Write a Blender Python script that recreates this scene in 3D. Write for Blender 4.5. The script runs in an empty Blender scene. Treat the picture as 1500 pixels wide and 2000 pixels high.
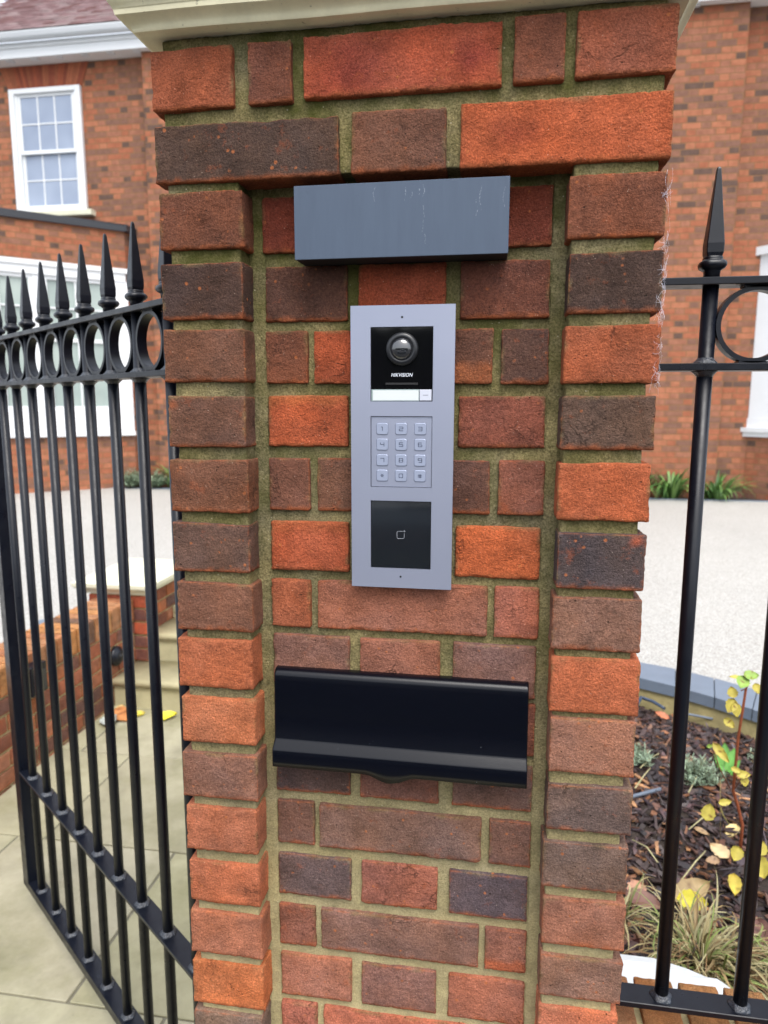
import bpy, math, random
import numpy as np
from mathutils import Vector, Matrix
rng = np.random.default_rng(7); random.seed(7)
S = bpy.context.scene; COL = S.collection
R = math.radians

# ---------------------------------------------------------------- camera
# all positions are in millimetres: x along the pier front, y into the plot, z from the top of its first brick course
G = -1930.0                                   # level of the flagstones
def M3(x, y, z): return Vector((x/1000, y/1000, (z-G)/1000))
def cam_axes(yaw, pitch, roll):
    ca, sa, cb, sb, cc, sc = math.cos(yaw), math.sin(yaw), math.cos(pitch), math.sin(pitch), math.cos(roll), math.sin(roll)
    r = Vector((ca, sa, 0)); f = Vector((-sa*cb, ca*cb, sb)); u = r.cross(f)
    return cc*r+sc*u, -sc*r+cc*u, f
cd = bpy.data.cameras.new('camera'); cam = bpy.data.objects.new('camera', cd); COL.objects.link(cam)
cr, cu, cf = cam_axes(R(8.993), R(-8.706), R(0.088))
mw = Matrix((cr, cu, -cf)).transposed().to_4x4(); mw.translation = M3(384.4, -783.2, -387.6)
cam.matrix_world = mw
cd.sensor_fit = 'VERTICAL'; cd.sensor_height = 36; cd.lens = 36*1358.4/2000
cd.clip_start = .02; cd.clip_end = 600
cd.dof.use_dof = True; cd.dof.focus_distance = .84; cd.dof.aperture_fstop = 7.0
S.camera = cam

# ---------------------------------------------------------------- world, sun, exposure
SUN_EL, SUN_AZ = R(60), R(158)                # high behind the camera, a little to its right
w = bpy.data.worlds.new('World'); S.world = w; w.use_nodes = True
nt = w.node_tree; nt.nodes.clear()
sky = nt.nodes.new('ShaderNodeTexSky'); sky.sky_type = 'NISHITA'; sky.sun_disc = False
sky.sun_elevation = SUN_EL; sky.sun_rotation = SUN_AZ; sky.air_density = 1.2; sky.dust_density = 6; sky.ozone_density = 1
hs = nt.nodes.new('ShaderNodeHueSaturation'); hs.inputs['Saturation'].default_value = .5; hs.inputs['Value'].default_value = 1.2
bg = nt.nodes.new('ShaderNodeBackground'); bg.inputs['Strength'].default_value = .15
wo = nt.nodes.new('ShaderNodeOutputWorld')
nt.links.new(sky.outputs[0], hs.inputs['Color']); cl = nt.nodes.new('ShaderNodeMix'); cl.data_type = 'RGBA'; cl.inputs[0].default_value = .62; cl.inputs[7].default_value = (3.5, 3.75, 4.1, 1)   # even cloud layer
nt.links.new(hs.outputs[0], cl.inputs[6]); nt.links.new(cl.outputs[2], bg.inputs[0]); nt.links.new(bg.outputs[0], wo.inputs[0])
sd = bpy.data.lights.new('sun', 'SUN'); sd.energy = .7; sd.angle = R(35); sd.color = (1, .985, .96)
so = bpy.data.objects.new('sun', sd); COL.objects.link(so)
sdir = Vector((math.sin(SUN_AZ)*math.cos(SUN_EL), math.cos(SUN_AZ)*math.cos(SUN_EL), math.sin(SUN_EL)))
so.rotation_euler = sdir.to_track_quat('Z', 'Y').to_euler(); so.location = (0, -3, 6)
vs = S.view_settings; vs.view_transform = 'Standard'; vs.look = 'None'; vs.gamma = 1; vs.exposure = 1.48; vs.use_curve_mapping = False

# ---------------------------------------------------------------- colour and noise helpers
def lin(c, k=1.0):
    o = []
    for v in c:
        v = v/255; o.append((v/12.92 if v <= .04045 else ((v+.055)/1.055)**2.4)*k)
    return tuple(o)
def hash3(ix, iy, iz, s):
    h = (ix*374761393+iy*668265263+iz*2147483647+s*1274126177) & 0xffffffff
    h = ((h ^ (h >> 13))*1274126177) & 0xffffffff
    return ((h ^ (h >> 16)) & 0xffffff)/0xffffff
def vnoise(p, s=0):                            # value noise in -1..1
    i = np.floor(p).astype(np.int64); f = p-i; f = f*f*(3-2*f)
    r = 0
    for dx in (0, 1):
        for dy in (0, 1):
            for dz in (0, 1):
                wgt = (f[:, 0] if dx else 1-f[:, 0])*(f[:, 1] if dy else 1-f[:, 1])*(f[:, 2] if dz else 1-f[:, 2])
                r = r+wgt*hash3(i[:, 0]+dx, i[:, 1]+dy, i[:, 2]+dz, s)
    return r*2-1

# ---------------------------------------------------------------- mesh builder (mm)
class MB:
    def __init__(s): s.V = []; s.F = []; s.C = []; s.UV = []; s.SM = []; s.n = 0
    def add(s, v, f, smooth=False, col=None, uv=None):
        v = np.asarray(v, float).reshape(-1, 3); k = len(v)
        s.V.append(v)
        for q in f: s.F.append(tuple(int(a)+s.n for a in q))
        s.SM += [smooth]*len(f)
        c = np.zeros((k, 3)) if col is None else (np.tile(np.array(col, float), (k, 1)) if np.ndim(col) == 1 else col)
        s.C.append(c); s.n += k
        if uv is not None: s.UV += uv
        return s
    def box(s, x0, x1, y0, y1, z0, z1, col=None, bev=0, M=None):
        if bev:
            b = bev; P = []
            for sx, xa, xb in ((0, x0, x0+b), (1, x1, x1-b)):
                for sy, ya, yb in ((0, y0, y0+b), (1, y1, y1-b)):
                    for sz, za, zb in ((0, z0, z0+b), (1, z1, z1-b)):
                        P += [(xa, yb, zb), (xb, ya, zb), (xb, yb, za)]
            def ix(a, c, d, t): return (a*4+c*2+d)*3+t
            F = [(ix(0,0,0,0), ix(0,0,1,0), ix(0,1,1,0), ix(0,1,0,0)), (ix(1,0,0,0), ix(1,1,0,0), ix(1,1,1,0), ix(1,0,1,0)),
                 (ix(0,0,0,1), ix(1,0,0,1), ix(1,0,1,1), ix(0,0,1,1)), (ix(0,1,0,1), ix(0,1,1,1), ix(1,1,1,1), ix(1,1,0,1)),
                 (ix(0,0,0,2), ix(0,1,0,2), ix(1,1,0,2), ix(1,0,0,2)), (ix(0,0,1,2), ix(1,0,1,2), ix(1,1,1,2), ix(0,1,1,2))]
            for a in (0, 1):
                for c in (0, 1):
                    F.append((ix(a,c,0,0), ix(a,c,1,0), ix(a,c,1,1), ix(a,c,0,1)))
                    F.append((ix(a,0,c,0), ix(a,1,c,0), ix(a,1,c,2), ix(a,0,c,2)))
                    F.append((ix(0,a,c,1), ix(1,a,c,1), ix(1,a,c,2), ix(0,a,c,2)))
                    for d in (0, 1): F.append((ix(a,c,d,0), ix(a,c,d,1), ix(a,c,d,2)))
            # orient
            P = np.array(P, float); cc = P.mean(0); F2 = []
            for q in F:
                a, b2, c2 = P[q[0]], P[q[1]], P[q[2]]
                n = np.cross(b2-a, c2-a); F2.append(q if n@(P[list(q)].mean(0)-cc) > 0 else q[::-1])
            F = F2
        else:
            P = np.array([(x, y, z) for x in (x0, x1) for y in (y0, y1) for z in (z0, z1)], float)
            F = [(0,1,3,2), (4,6,7,5), (0,4,5,1), (2,3,7,6), (0,2,6,4), (1,5,7,3)]
        if M is not None: P = P@np.array(M[0]).T+np.array(M[1])
        return s.add(P, F, False, col)
    def loft(s, secs, smooth=False, caps=True, col=None):
        n = len(secs[0]); V = [p for q in secs for p in q]; F = []
        for k in range(len(secs)-1):
            for i in range(n):
                j = (i+1) % n; F.append((k*n+i, k*n+j, (k+1)*n+j, (k+1)*n+i))
        nf = len(F)
        if caps: F.append(tuple(range(n))[::-1]); F.append(tuple((len(secs)-1)*n+i for i in range(n)))
        s.add(V, F, smooth, col)
        if caps and smooth: s.SM[-1] = s.SM[-2] = False
        return s
    def cyl(s, x, y, z0, z1, r, n=20, smooth=True, r2=None):
        r2 = r if r2 is None else r2
        return s.loft([[(x+q*math.cos(t), y+q*math.sin(t), z) for t in np.linspace(0, 2*math.pi, n, endpoint=False)] for z, q in ((z0, r), (z1, r2))], smooth)
    def tube(s, pts, r, n=6, col=None, flat=1.0):
        pts = np.array(pts, float); secs = []; up = np.array([0, 0, 1.]); rr = r if np.ndim(r) else [r]*len(pts)
        for i, p in enumerate(pts):
            d = pts[min(i+1, len(pts)-1)]-pts[max(i-1, 0)]; d /= np.linalg.norm(d)+1e-9
            a = np.cross(d, up if abs(d[2]) < .95 else np.array([1., 0, 0])); a /= np.linalg.norm(a); b = np.cross(d, a)
            secs.append([tuple(p+rr[i]*(math.cos(t)*a+flat*math.sin(t)*b)) for t in np.linspace(0, 2*math.pi, n, endpoint=False)])
        return s.loft(secs, True, True, col)
    def quad(s, a, b, c, d, uv=None, col=None): return s.add([a, b, c, d], [(0, 1, 2, 3)], False, col, uv)

WL = {}                                        # world location (mm) of every object
def new(name, data): 
    o = bpy.data.objects.new(name, data); COL.objects.link(o); return o
def build(name, mb, mat, parent=None, world=True, origin=None):
    V = np.concatenate(mb.V); C = np.concatenate(mb.C)
    pw = WL[parent.name] if parent is not None else np.zeros(3)
    if world: org = np.array(origin, float) if origin is not None else (pw if parent is not None else np.array([0, 0, G])); V = V-org
    me = bpy.data.meshes.new(name); me.from_pydata((V/1000).tolist(), [], mb.F)
    me.polygons.foreach_set('use_smooth', mb.SM)
    if np.any(C):
        a = me.color_attributes.new('tint', 'FLOAT_COLOR', 'POINT'); a.data.foreach_set('color', np.c_[C, np.ones(len(C))].ravel())
    if mb.UV:
        l = me.uv_layers.new(name='UVMap'); l.data.foreach_set('uv', np.array(mb.UV, float).ravel())
    me.materials.append(mat); me.update()
    o = new(name, me)
    if parent is not None:
        o.parent = parent
        if world: o.location = tuple((org-pw)/1000)
        WL[o.name] = org if world else pw
    else:
        WL[o.name] = org; o.location = (org[0]/1000, org[1]/1000, (org[2]-G)/1000)
    return o
def tag(o, label=None, cat=None, group=None, kind=None):
    if label: o['label'] = label
    if cat: o['category'] = cat
    if group: o['group'] = group
    if kind: o['kind'] = kind
    return o
def thing(name, loc, label, cat, group=None, rz=0):
    o = new(name, None); o.location = M3(*loc); o.rotation_euler = (0, 0, rz); o.empty_display_size = .1
    WL[o.name] = np.array(loc, float); return tag(o, label, cat, group)

# ---------------------------------------------------------------- materials
class NT:
    def __init__(s, name):
        s.m = bpy.data.materials.new(name); s.m.use_nodes = True; s.t = s.m.node_tree; s.b = s.t.nodes['Principled BSDF']
    def n(s, ty, **kw):
        o = s.t.nodes.new('ShaderNode'+ty)
        for k, v in kw.items():
            if k.startswith('i_'): o.inputs[k[2:].replace('_', ' ')].default_value = v
            else: setattr(o, k, v)
        return o
    def l(s, a, b): s.t.links.new(a, b)
    def math(s, op, a, b=None, c=None):
        o = s.n('Math', operation=op)
        for i, v in enumerate((a, b, c)):
            if v is None: continue
            if isinstance(v, (int, float)): o.inputs[i].default_value = v
            else: s.l(v, o.inputs[i])
        return o.outputs[0]
    def noise(s, scale, detail=4, rough=.6, vec=None, dist=0):
        o = s.n('TexNoise'); o.inputs['Scale'].default_value = scale; o.inputs['Detail'].default_value = detail
        o.inputs['Roughness'].default_value = rough; o.inputs['Distortion'].default_value = dist
        s.l(vec if vec is not None else s.n('TexCoord').outputs['Object'], o.inputs['Vector']); return o.outputs[0]
    def ramp(s, fac, stops):
        o = s.n('ValToRGB'); e = o.color_ramp.elements
        while len(e) < len(stops): e.new(.5)
        for i, (p, c) in enumerate(stops):
            e[i].position = p; e[i].color = (*c, 1) if np.ndim(c) else (c, c, c, 1)
        s.l(fac, o.inputs[0]); return o.outputs[0]
    def mix(s, fac, a, b, bt='MIX'):
        o = s.n('Mix', data_type='RGBA', blend_type=bt)
        for sock, v in ((o.inputs[0], fac), (o.inputs[6], a), (o.inputs[7], b)):
            if isinstance(v, (int, float)): sock.default_value = v
            elif isinstance(v, tuple): sock.default_value = (*v, 1)
            else: s.l(v, sock)
        return o.outputs[2]
    def bump(s, h, strength, dist, normal=None):
        o = s.n('Bump'); o.inputs['Strength'].default_value = strength; o.inputs['Distance'].default_value = dist
        s.l(h, o.inputs['Height'])
        if normal is not None: s.l(normal, o.inputs['Normal'])
        return o.outputs[0]
    def out(s, col=None, rough=None, normal=None, metal=None, spec=None):
        for k, v in (('Base Color', col), ('Roughness', rough), ('Normal', normal), ('Metallic', metal), ('Specular IOR Level', spec)):
            if v is None: continue
            if isinstance(v, tuple): s.b.inputs[k].default_value = (*v, 1)
            elif isinstance(v, (int, float)): s.b.inputs[k].default_value = v
            else: s.l(v, s.b.inputs[k])
        return s.m
def simple(name, col, rough=.6, metal=0, spec=.5, var=.12, scale=6, bs=0, bscale=200, bd=.0005):
    t = NT(name); nz = t.noise(scale); f = t.ramp(nz, [(.25, 1-var), (.75, 1+var)])
    c = t.mix(1.0, col, f, 'MULTIPLY'); nm = t.bump(t.noise(bscale, 3), bs, bd) if bs else None
    return t.out(c, rough, nm, metal, spec)
def tinted(name, rough=.85, var=.25, scale=30, bs=.4, bscale=300, bd=.001, spec=.3):
    t = NT(name); a = t.n('VertexColor', layer_name='tint'); f = t.ramp(t.noise(scale), [(.25, 1-var), (.75, 1+var)])
    return t.out(t.mix(1.0, a.outputs[0], f, 'MULTIPLY'), rough, t.bump(t.noise(bscale, 3), bs, bd), None, spec)

def brick_mat(name='rough_brick', fine=1.0):
    t = NT(name); a = t.n('VertexColor', layer_name='tint').outputs[0]
    oc = t.n('TexCoord').outputs['Object']
    big = t.ramp(t.noise(26, 4, .65), [(.3, .70), (.5, 1.0), (.72, 1.30)])
    c = t.mix(1.0, a, big, 'MULTIPLY')
    sand = t.ramp(t.noise(420, 3, .7), [(.34, .42), (.5, 1.0), (.66, 1.65)])
    c = t.mix(.5, c, sand, 'MULTIPLY')
    hue = t.ramp(t.noise(11, 4, .6), [(.35, (.90, .97, 1.06)), (.65, (1.10, 1.02, .92))])
    c = t.mix(1.0, c, hue, 'MULTIPLY')
    # ochre and orange grog specks
    v = t.n('TexVoronoi', feature='F1'); v.inputs['Scale'].default_value = 95; v.inputs['Randomness'].default_value = 1
    t.l(oc, v.inputs['Vector'])
    sz = t.math('MULTIPLY', t.n('Separate'+'Color').outputs[0] if False else v.outputs['Distance'], 1.0)
    pick = t.ramp(t.noise(60, 1, .5), [(.60, 0), (.66, 1)])
    sp = t.ramp(v.outputs['Distance'], [(.13, 1), (.24, 0)])
    m = t.math('MULTIPLY', sp, pick)
    c = t.mix(t.math('MULTIPLY', m, .75), c, lin((206, 122, 74), .8))
    # orange body showing in worn blotches
    wo_ = t.ramp(t.noise(48, 5, .72), [(.60, 0), (.70, .65)])
    c = t.mix(wo_, c, t.mix(.55, c, lin((190, 98, 58), .75)))
    # tiny pale quartz
    v2 = t.n('TexVoronoi', feature='F1'); v2.inputs['Scale'].default_value = 330; t.l(oc, v2.inputs['Vector'])
    q = t.math('MULTIPLY', t.ramp(v2.outputs['Distance'], [(.10, 1), (.17, 0)]), t.ramp(t.noise(210, 1), [(.62, 0), (.66, 1)]))
    c = t.mix(t.math('MULTIPLY', q, .6), c, (.62, .52, .42))
    # dark pits
    v3 = t.n('TexVoronoi', feature='F1'); v3.inputs['Scale'].default_value = 140; t.l(oc, v3.inputs['Vector'])
    pit = t.math('MULTIPLY', t.ramp(v3.outputs['Distance'], [(.08, 1), (.18, 0)]), t.ramp(t.noise(90, 1), [(.60, 0), (.66, 1)]))
    c = t.mix(t.math('MULTIPLY', pit, .7), c, (.03, .02, .016))
    rg = t.math('ABSOLUTE', t.math('SUBTRACT', t.noise(20, 6, .6, None, .4), .5))
    crk = t.math('MULTIPLY', t.ramp(rg, [(.004, 1), (.016, 0)]), t.ramp(t.noise(15, 2), [(.57, 0), (.68, .7)]))
    c = t.mix(t.math('MULTIPLY', crk, .6), c, (.035, .022, .016))
    pit = t.math('MAXIMUM', pit, t.math('MULTIPLY', crk, .8))
    h = t.math('ADD', t.math('MULTIPLY', t.noise(140, 5, .7), 1.6), t.math('MULTIPLY', t.noise(520, 4, .7), 1.0))
    h = t.math('SUBTRACT', h, t.math('MULTIPLY', pit, 1.2))
    return t.out(c, .93, t.bump(h, 1.0, .0031), None, .18)
BRICK = brick_mat()

def mortar_mat(name, base, green):
    t = NT(name); oc = t.n('TexCoord').outputs['Object']
    c = t.mix(1.0, base, t.ramp(t.noise(22, 5, .7), [(.3, .58), (.7, 1.35)]), 'MULTIPLY')
    c = t.mix(t.ramp(t.noise(7, 4, .6), [(.45, 0), (.7, .5)]), c, lin((150, 146, 132), .55))
    dk = t.ramp(t.noise(38, 5, .75), [(.58, 0), (.70, .7)])
    c = t.mix(t.math('MULTIPLY', dk, .8), c, (.05, .045, .025))
    c = t.mix(1.0, c, t.ramp(t.noise(450, 3), [(.33, .55), (.67, 1.45)]), 'MULTIPLY')
    low = t.n('MapRange'); low.inputs['From Min'].default_value = 1.25; low.inputs['From Max'].default_value = .75; _s = t.n('SeparateXYZ'); t.l(oc, _s.inputs[0]); t.l(_s.outputs[2], low.inputs[0])
    c = t.mix(t.math('MULTIPLY', low.outputs[0], .55), c, t.mix(1.0, lin((200, 186, 142), 1.0), t.ramp(t.noise(30, 5, .7), [(.3, .7), (.7, 1.25)]), 'MULTIPLY'))
    g = t.ramp(t.noise(9, 5, .7), [(.40, .15), (.62, .9)])
    sx = t.n('SeparateXYZ'); t.l(oc, sx.inputs[0])
    up = t.n('MapRange'); up.inputs['From Min'].default_value = .75; up.inputs['From Max'].default_value = 1.75; t.l(sx.outputs[2], up.inputs[0])
    c = t.mix(t.math('MULTIPLY', g, up.outputs[0]), c, green)
    v = t.n('TexVoronoi'); v.inputs['Scale'].default_value = 180; t.l(oc, v.inputs['Vector'])
    q = t.math('MULTIPLY', t.ramp(v.outputs['Distance'], [(.1, 1), (.18, 0)]), t.ramp(t.noise(100, 1), [(.60, 0), (.64, 1)]))
    c = t.mix(t.math('MULTIPLY', q, .5), c, (.55, .5, .38))
    h = t.math('ADD', t.noise(420, 4, .7), t.math('MULTIPLY', t.noise(60, 4), 1.0))
    return t.out(c, .95, t.bump(h, .9, .003), None, .15)
MORTAR = mortar_mat('sand_mortar', lin((156, 142, 100), .80), lin((94, 98, 40), .55))

def flemish(name, palette, mortar, bump=.5, green=None):
    """small far bricks in Flemish bond, by UV in metres"""
    t = NT(name); uv = t.n('UVMap').outputs[0]; s = t.n('SeparateXYZ'); t.l(uv, s.inputs[0])
    wob = t.math('MULTIPLY', t.math('SUBTRACT', t.noise(7, 2), .5), .006)
    x = t.math('ADD', s.outputs[0], wob); z = t.math('ADD', s.outputs[1], wob)
    row = t.math('FLOOR', t.math('DIVIDE', z, .075)); fz = t.math('SUBTRACT', t.math('DIVIDE', z, .075), row)
    par = t.math('MODULO', t.math('ABSOLUTE', row), 2.0)
    u = t.math('ADD', t.math('DIVIDE', x, .3375), t.math('MULTIPLY', par, .5))
    cell = t.math('FLOOR', u); fu = t.math('SUBTRACT', u, cell)
    isH = t.math('GREATER_THAN', fu, .6667)
    pos = t.math('MULTIPLY', t.math('SUBTRACT', fu, t.math('MULTIPLY', isH, .6667)), .3375)   # metres from brick left
    wdt = t.math('SUBTRACT', .225, t.math('MULTIPLY', isH, .1125))
    dx = t.math('MINIMUM', pos, t.math('SUBTRACT', wdt, pos)); dz = t.math('MULTIPLY', t.math('MINIMUM', fz, t.math('SUBTRACT', 1.0, fz)), .075)
    d = t.math('MINIMUM', dx, dz)
    mask = t.ramp(t.math('MULTIPLY', d, 100.0), [(.42, 0), (.62, 1)])
    cb = t.n('CombineXYZ'); t.l(t.math('ADD', t.math('MULTIPLY', cell, 2.0), isH), cb.inputs[0]); t.l(row, cb.inputs[1])
    wn = t.n('TexWhiteNoise', noise_dimensions='3D'); t.l(cb.outputs[0], wn.inputs['Vector'])
    o = t.n('ValToRGB'); o.color_ramp.interpolation = 'CONSTANT'; e = o.color_ramp.elements
    while len(e) < len(palette): e.new(.5)
    for i, (p, c) in enumerate(palette): e[i].position = p; e[i].color = (*c, 1)
    t.l(wn.outputs['Value'], o.inputs[0])
    c = t.mix(1.0, o.outputs[0], t.ramp(t.noise(14, 5), [(.3, .8), (.7, 1.18)]), 'MULTIPLY')
    c = t.mix(mask, mortar, c)
    return t.out(c, .92, t.bump(t.math('ADD', t.math('MULTIPLY', mask, 1.0), t.math('MULTIPLY', t.noise(90, 3), .4)), bump, .012), None, .2)
O1, O2, O3 = lin((190, 124, 94), .64), lin((180, 112, 84), .64), lin((174, 118, 94), .64)
B1, B2, D1 = lin((158, 112, 92), .64), lin((144, 106, 90), .64), lin((116, 92, 82), .62)
HOUSE = flemish('house_brick', [(0, O1), (.2, O2), (.38, O3), (.52, B1), (.68, B2), (.84, D1), (.93, O2)], lin((160, 120, 86), .58))

WHITE = simple('white_paint', (.66, .68, .70), .35, var=.03, bs=.05)
WHITE2 = simple('white_upvc', (.62, .64, .66), .3, var=.02)
SOFFIT = simple('soffit_board', (.66, .64, .63), .5, var=.05)
GLASSW = NT('window_glass'); GLASSW.out(GLASSW.ramp(GLASSW.noise(1.3, 2), [(.3, lin((118, 130, 152))), (.7, lin((146, 158, 178)))]), .06, None, None, .8); GLASSW = GLASSW.m
GLASSB = NT('bay_glass'); GLASSB.out(GLASSB.ramp(GLASSB.noise(1.6, 2), [(.3, lin((132, 146, 142))), (.7, lin((158, 170, 164)))]), .06, None, None, .8); GLASSB = GLASSB.m
STONE = NT('cast_stone')
_c = STONE.mix(1.0, lin((232, 225, 192), .98), STONE.ramp(STONE.noise(14, 6, .7), [(.3, .80), (.7, 1.08)]), 'MULTIPLY')
_c = STONE.mix(STONE.ramp(STONE.noise(130, 3), [(.66, 0), (.72, .5)]), _c, (.12, .11, .07))
STONE = STONE.out(_c, .85, STONE.bump(STONE.noise(320, 4, .7), .25, .001), None, .25)
PALE = simple('pale_stone', lin((222, 220, 196), .85), .8, var=.08, scale=5, bs=.2)
def iron_mat(name, rough=.33, b=.22, col=(.0035, .0048, .0095)):
    t = NT(name); h = t.math('ADD', t.noise(160, 4, .6), t.math('MULTIPLY', t.noise(35, 2), 1.5))
    rr = t.ramp(t.noise(40, 4), [(.3, rough*.8), (.7, rough*1.35)])
    return t.out(t.mix(t.ramp(t.noise(25, 5, .7), [(.62, 0), (.8, .25)]), col, (.018, .022, .032)), rr, t.bump(h, b, .0006), None, .36)
IRON = iron_mat('black_gloss_paint')
WELD = simple('weld_paint', (.022, .028, .04), .3, 0, .8, .6, 220, .9, 260, .003)
DARKF = simple('dark_fascia', (.02, .022, .028), .35, var=.1)

# ---------------------------------------------------------------- rough brick generator
def axis_lines(a, b, res, r):
    n = max(2, int(round((b-a-2*r)/res)))
    return np.concatenate([[a, a+.35*r], np.linspace(a+r, b-r, n+1), [b-.35*r, b]])
def rough_box(mb, x0, x1, y0, y1, z0, z1, res=3.2, r=2.2, amp=1.0, col=(.3, .1, .05), lip=None, seed=0, faces='xXyYzZ', chip=1.0, paint=None):
    X, Y, Z = axis_lines(x0, x1, res, r), axis_lines(y0, y1, res*1.4, r), axis_lines(z0, z1, res, r)
    Vs, Fs, n = [], [], 0
    def grid(A, B, fn, flip):
        nonlocal n
        a, b = np.meshgrid(A, B, indexing='ij'); P = fn(a.ravel(), b.ravel()); na, nb = len(A), len(B)
        i = np.arange(na-1)[:, None]*nb+np.arange(nb-1)[None]; i = i.ravel()
        q = np.c_[i, i+nb, i+nb+1, i+1]+n
        if flip: q = q[:, ::-1]
        Vs.append(P); Fs.append(q); n += len(P)
    k = np.full_like
    if 'y' in faces: grid(X, Z, lambda a, b: np.c_[a, k(a, y0), b], False)
    if 'Y' in faces: grid(X, Z, lambda a, b: np.c_[a, k(a, y1), b], True)
    if 'x' in faces: grid(Y, Z, lambda a, b: np.c_[k(a, x0), a, b], True)
    if 'X' in faces: grid(Y, Z, lambda a, b: np.c_[k(a, x1), a, b], False)
    if 'z' in faces: grid(X, Y, lambda a, b: np.c_[a, b, k(a, z0)], True)
    if 'Z' in faces: grid(X, Y, lambda a, b: np.c_[a, b, k(a, z1)], False)
    V = np.concatenate(Vs); F = np.concatenate(Fs)
    key = np.round(V*50).astype(np.int64); _, first, inv = np.unique(key, axis=0, return_index=True, return_inverse=True)
    V = V[first]; F = inv.ravel()[F]
    lo = np.array([x0, y0, z0]); hi = np.array([x1, y1, z1])
    inner = np.clip(V, lo+r, hi-r); d = V-inner; L = np.linalg.norm(d, axis=1, keepdims=True); nn = d/np.maximum(L, 1e-6)
    ed = np.sort(np.minimum(V-lo, hi-V), axis=1)[:, 1]
    P = inner+nn*r; so_ = V+seed*173.3
    dis = amp*(.75*vnoise(so_/40, 1)+.35*vnoise(so_/12, 2)+.42*vnoise(so_/5, 3)+.30*vnoise(so_/2.6, 4))
    e = np.clip(1-ed/6.5, 0, 1)
    ch = np.clip(vnoise(so_/16, 5)-.45, 0, 1)*3.2+np.clip(vnoise(so_/4.2, 6)-.1, 0, 1)*1.7
    dis -= chip*e*ch*1.25
    bot = np.clip(1-(V[:, 2]-z0)/7, 0, 1)
    dis += chip*bot*(.55+.8*vnoise(so_/4.5, 8))*(np.abs(nn[:, 2]) < .5)            # drag lip on the lower arris
    P = P+nn*dis[:, None]
    P[:, 2] += amp*.9*vnoise(so_*np.array([1/45, 1/45, 0.0]), 9)*((V[:, 2] > (z0+z1)/2)*1.0)
    C = np.tile(np.array(col, float), (len(V), 1))
    C *= (1+.10*vnoise(so_/30, 11))[:, None]
    if lip is not None:
        a = np.clip(1.25-(V[:, 2]-z0)/4.5+.7*vnoise(so_/7, 12), 0, 1)*.85
        a = np.maximum(a, np.clip(.75-(ed)/2.5+.8*vnoise(so_/6, 13), 0, 1)*.6)
        C = C*(1-a[:, None])+np.array(lip)*a[:, None]
    sm = np.clip(1.1-ed/3.4+.9*vnoise(so_/9, 31), 0, 1)*np.clip(vnoise(so_/22, 32)*2.2+.15, 0, 1)*.55
    sm *= ((V[:, 2]-z0) > 9)
    C = C*(1-sm[:, None])+np.array(lin((150, 132, 92), .6))*sm[:, None]
    if paint: C = paint(V, C, so_)
    mb.add(P, F, True, C); return mb
def s2l(c, k=.80):
    v = np.array(lin(c, k)); v = v*.95+v.mean()*.05; q_ = float(np.clip((v[0]-.17)/.15, 0, 1)); return v*(np.array([1.13, 1.10, 1.0])*(1-q_)+np.array([1.03, 1.17, 1.10])*q_)
LIP = s2l((172, 88, 52))
def kind_of(c):                                # bricks with a dark face have an orange arris
    return LIP if c[0] < 138 else LIP*1.02

# ---------------------------------------------------------------- THE BRICK PIER
pier = thing('brick_pier', (276, 276, G), 'tall rustic brick gate pier with a recessed centre panel carrying the entry phone', 'pier')
bw = MB(); D = 31.0
JL = {1: (-2, -66), 2: (-81, -141), 3: (-149, -213), 4: (-227, -291), 5: (-300, -362), 6: (-376, -438), 7: (-451, -516), 8: (-528, -590), 9: (-602, -664), 10: (-673, -738), 11: (-750, -812), 12: (-824, -887), 13: (-899, -962), 14: (-977, -1037), 15: (-1050, -1113), 16: (-1126, -1191)}
JR = {1: (4, -60), 2: (-75, -140), 3: (-151, -216), 4: (-228, -292), 5: (-302, -365), 6: (-376, -436), 7: (-449, -514), 8: (-527, -592), 9: (-600, -664), 10: (-671, -739), 11: (-744, -814), 12: (-827, -887), 13: (-901, -963), 14: (-975, -1039), 15: (-1053, -1112)}
LC = {3: (112, 70, 55), 4: (80, 60, 55), 5: (114, 78, 64), 6: (112, 79, 67), 7: (122, 80, 62), 8: (100, 76, 69), 9: (122, 84, 70), 10: (178, 92, 60), 11: (186, 102, 68), 12: (128, 90, 77), 13: (172, 96, 70), 14: (180, 96, 66), 15: (160, 97, 76), 16: (190, 101, 60), 17: (122, 100, 90)}
RC = {3: (124, 76, 59), 4: (77, 61, 58), 5: (172, 86, 56), 6: (98, 77, 69), 7: (180, 89, 57), 8: (82, 71, 74), 9: (130, 96, 85), 10: (186, 96, 64), 11: (150, 102, 86), 12: (108, 87, 81), 13: (110, 88, 80), 14: (150, 96, 78), 15: (130, 97, 86), 16: (192, 104, 76)}
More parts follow.
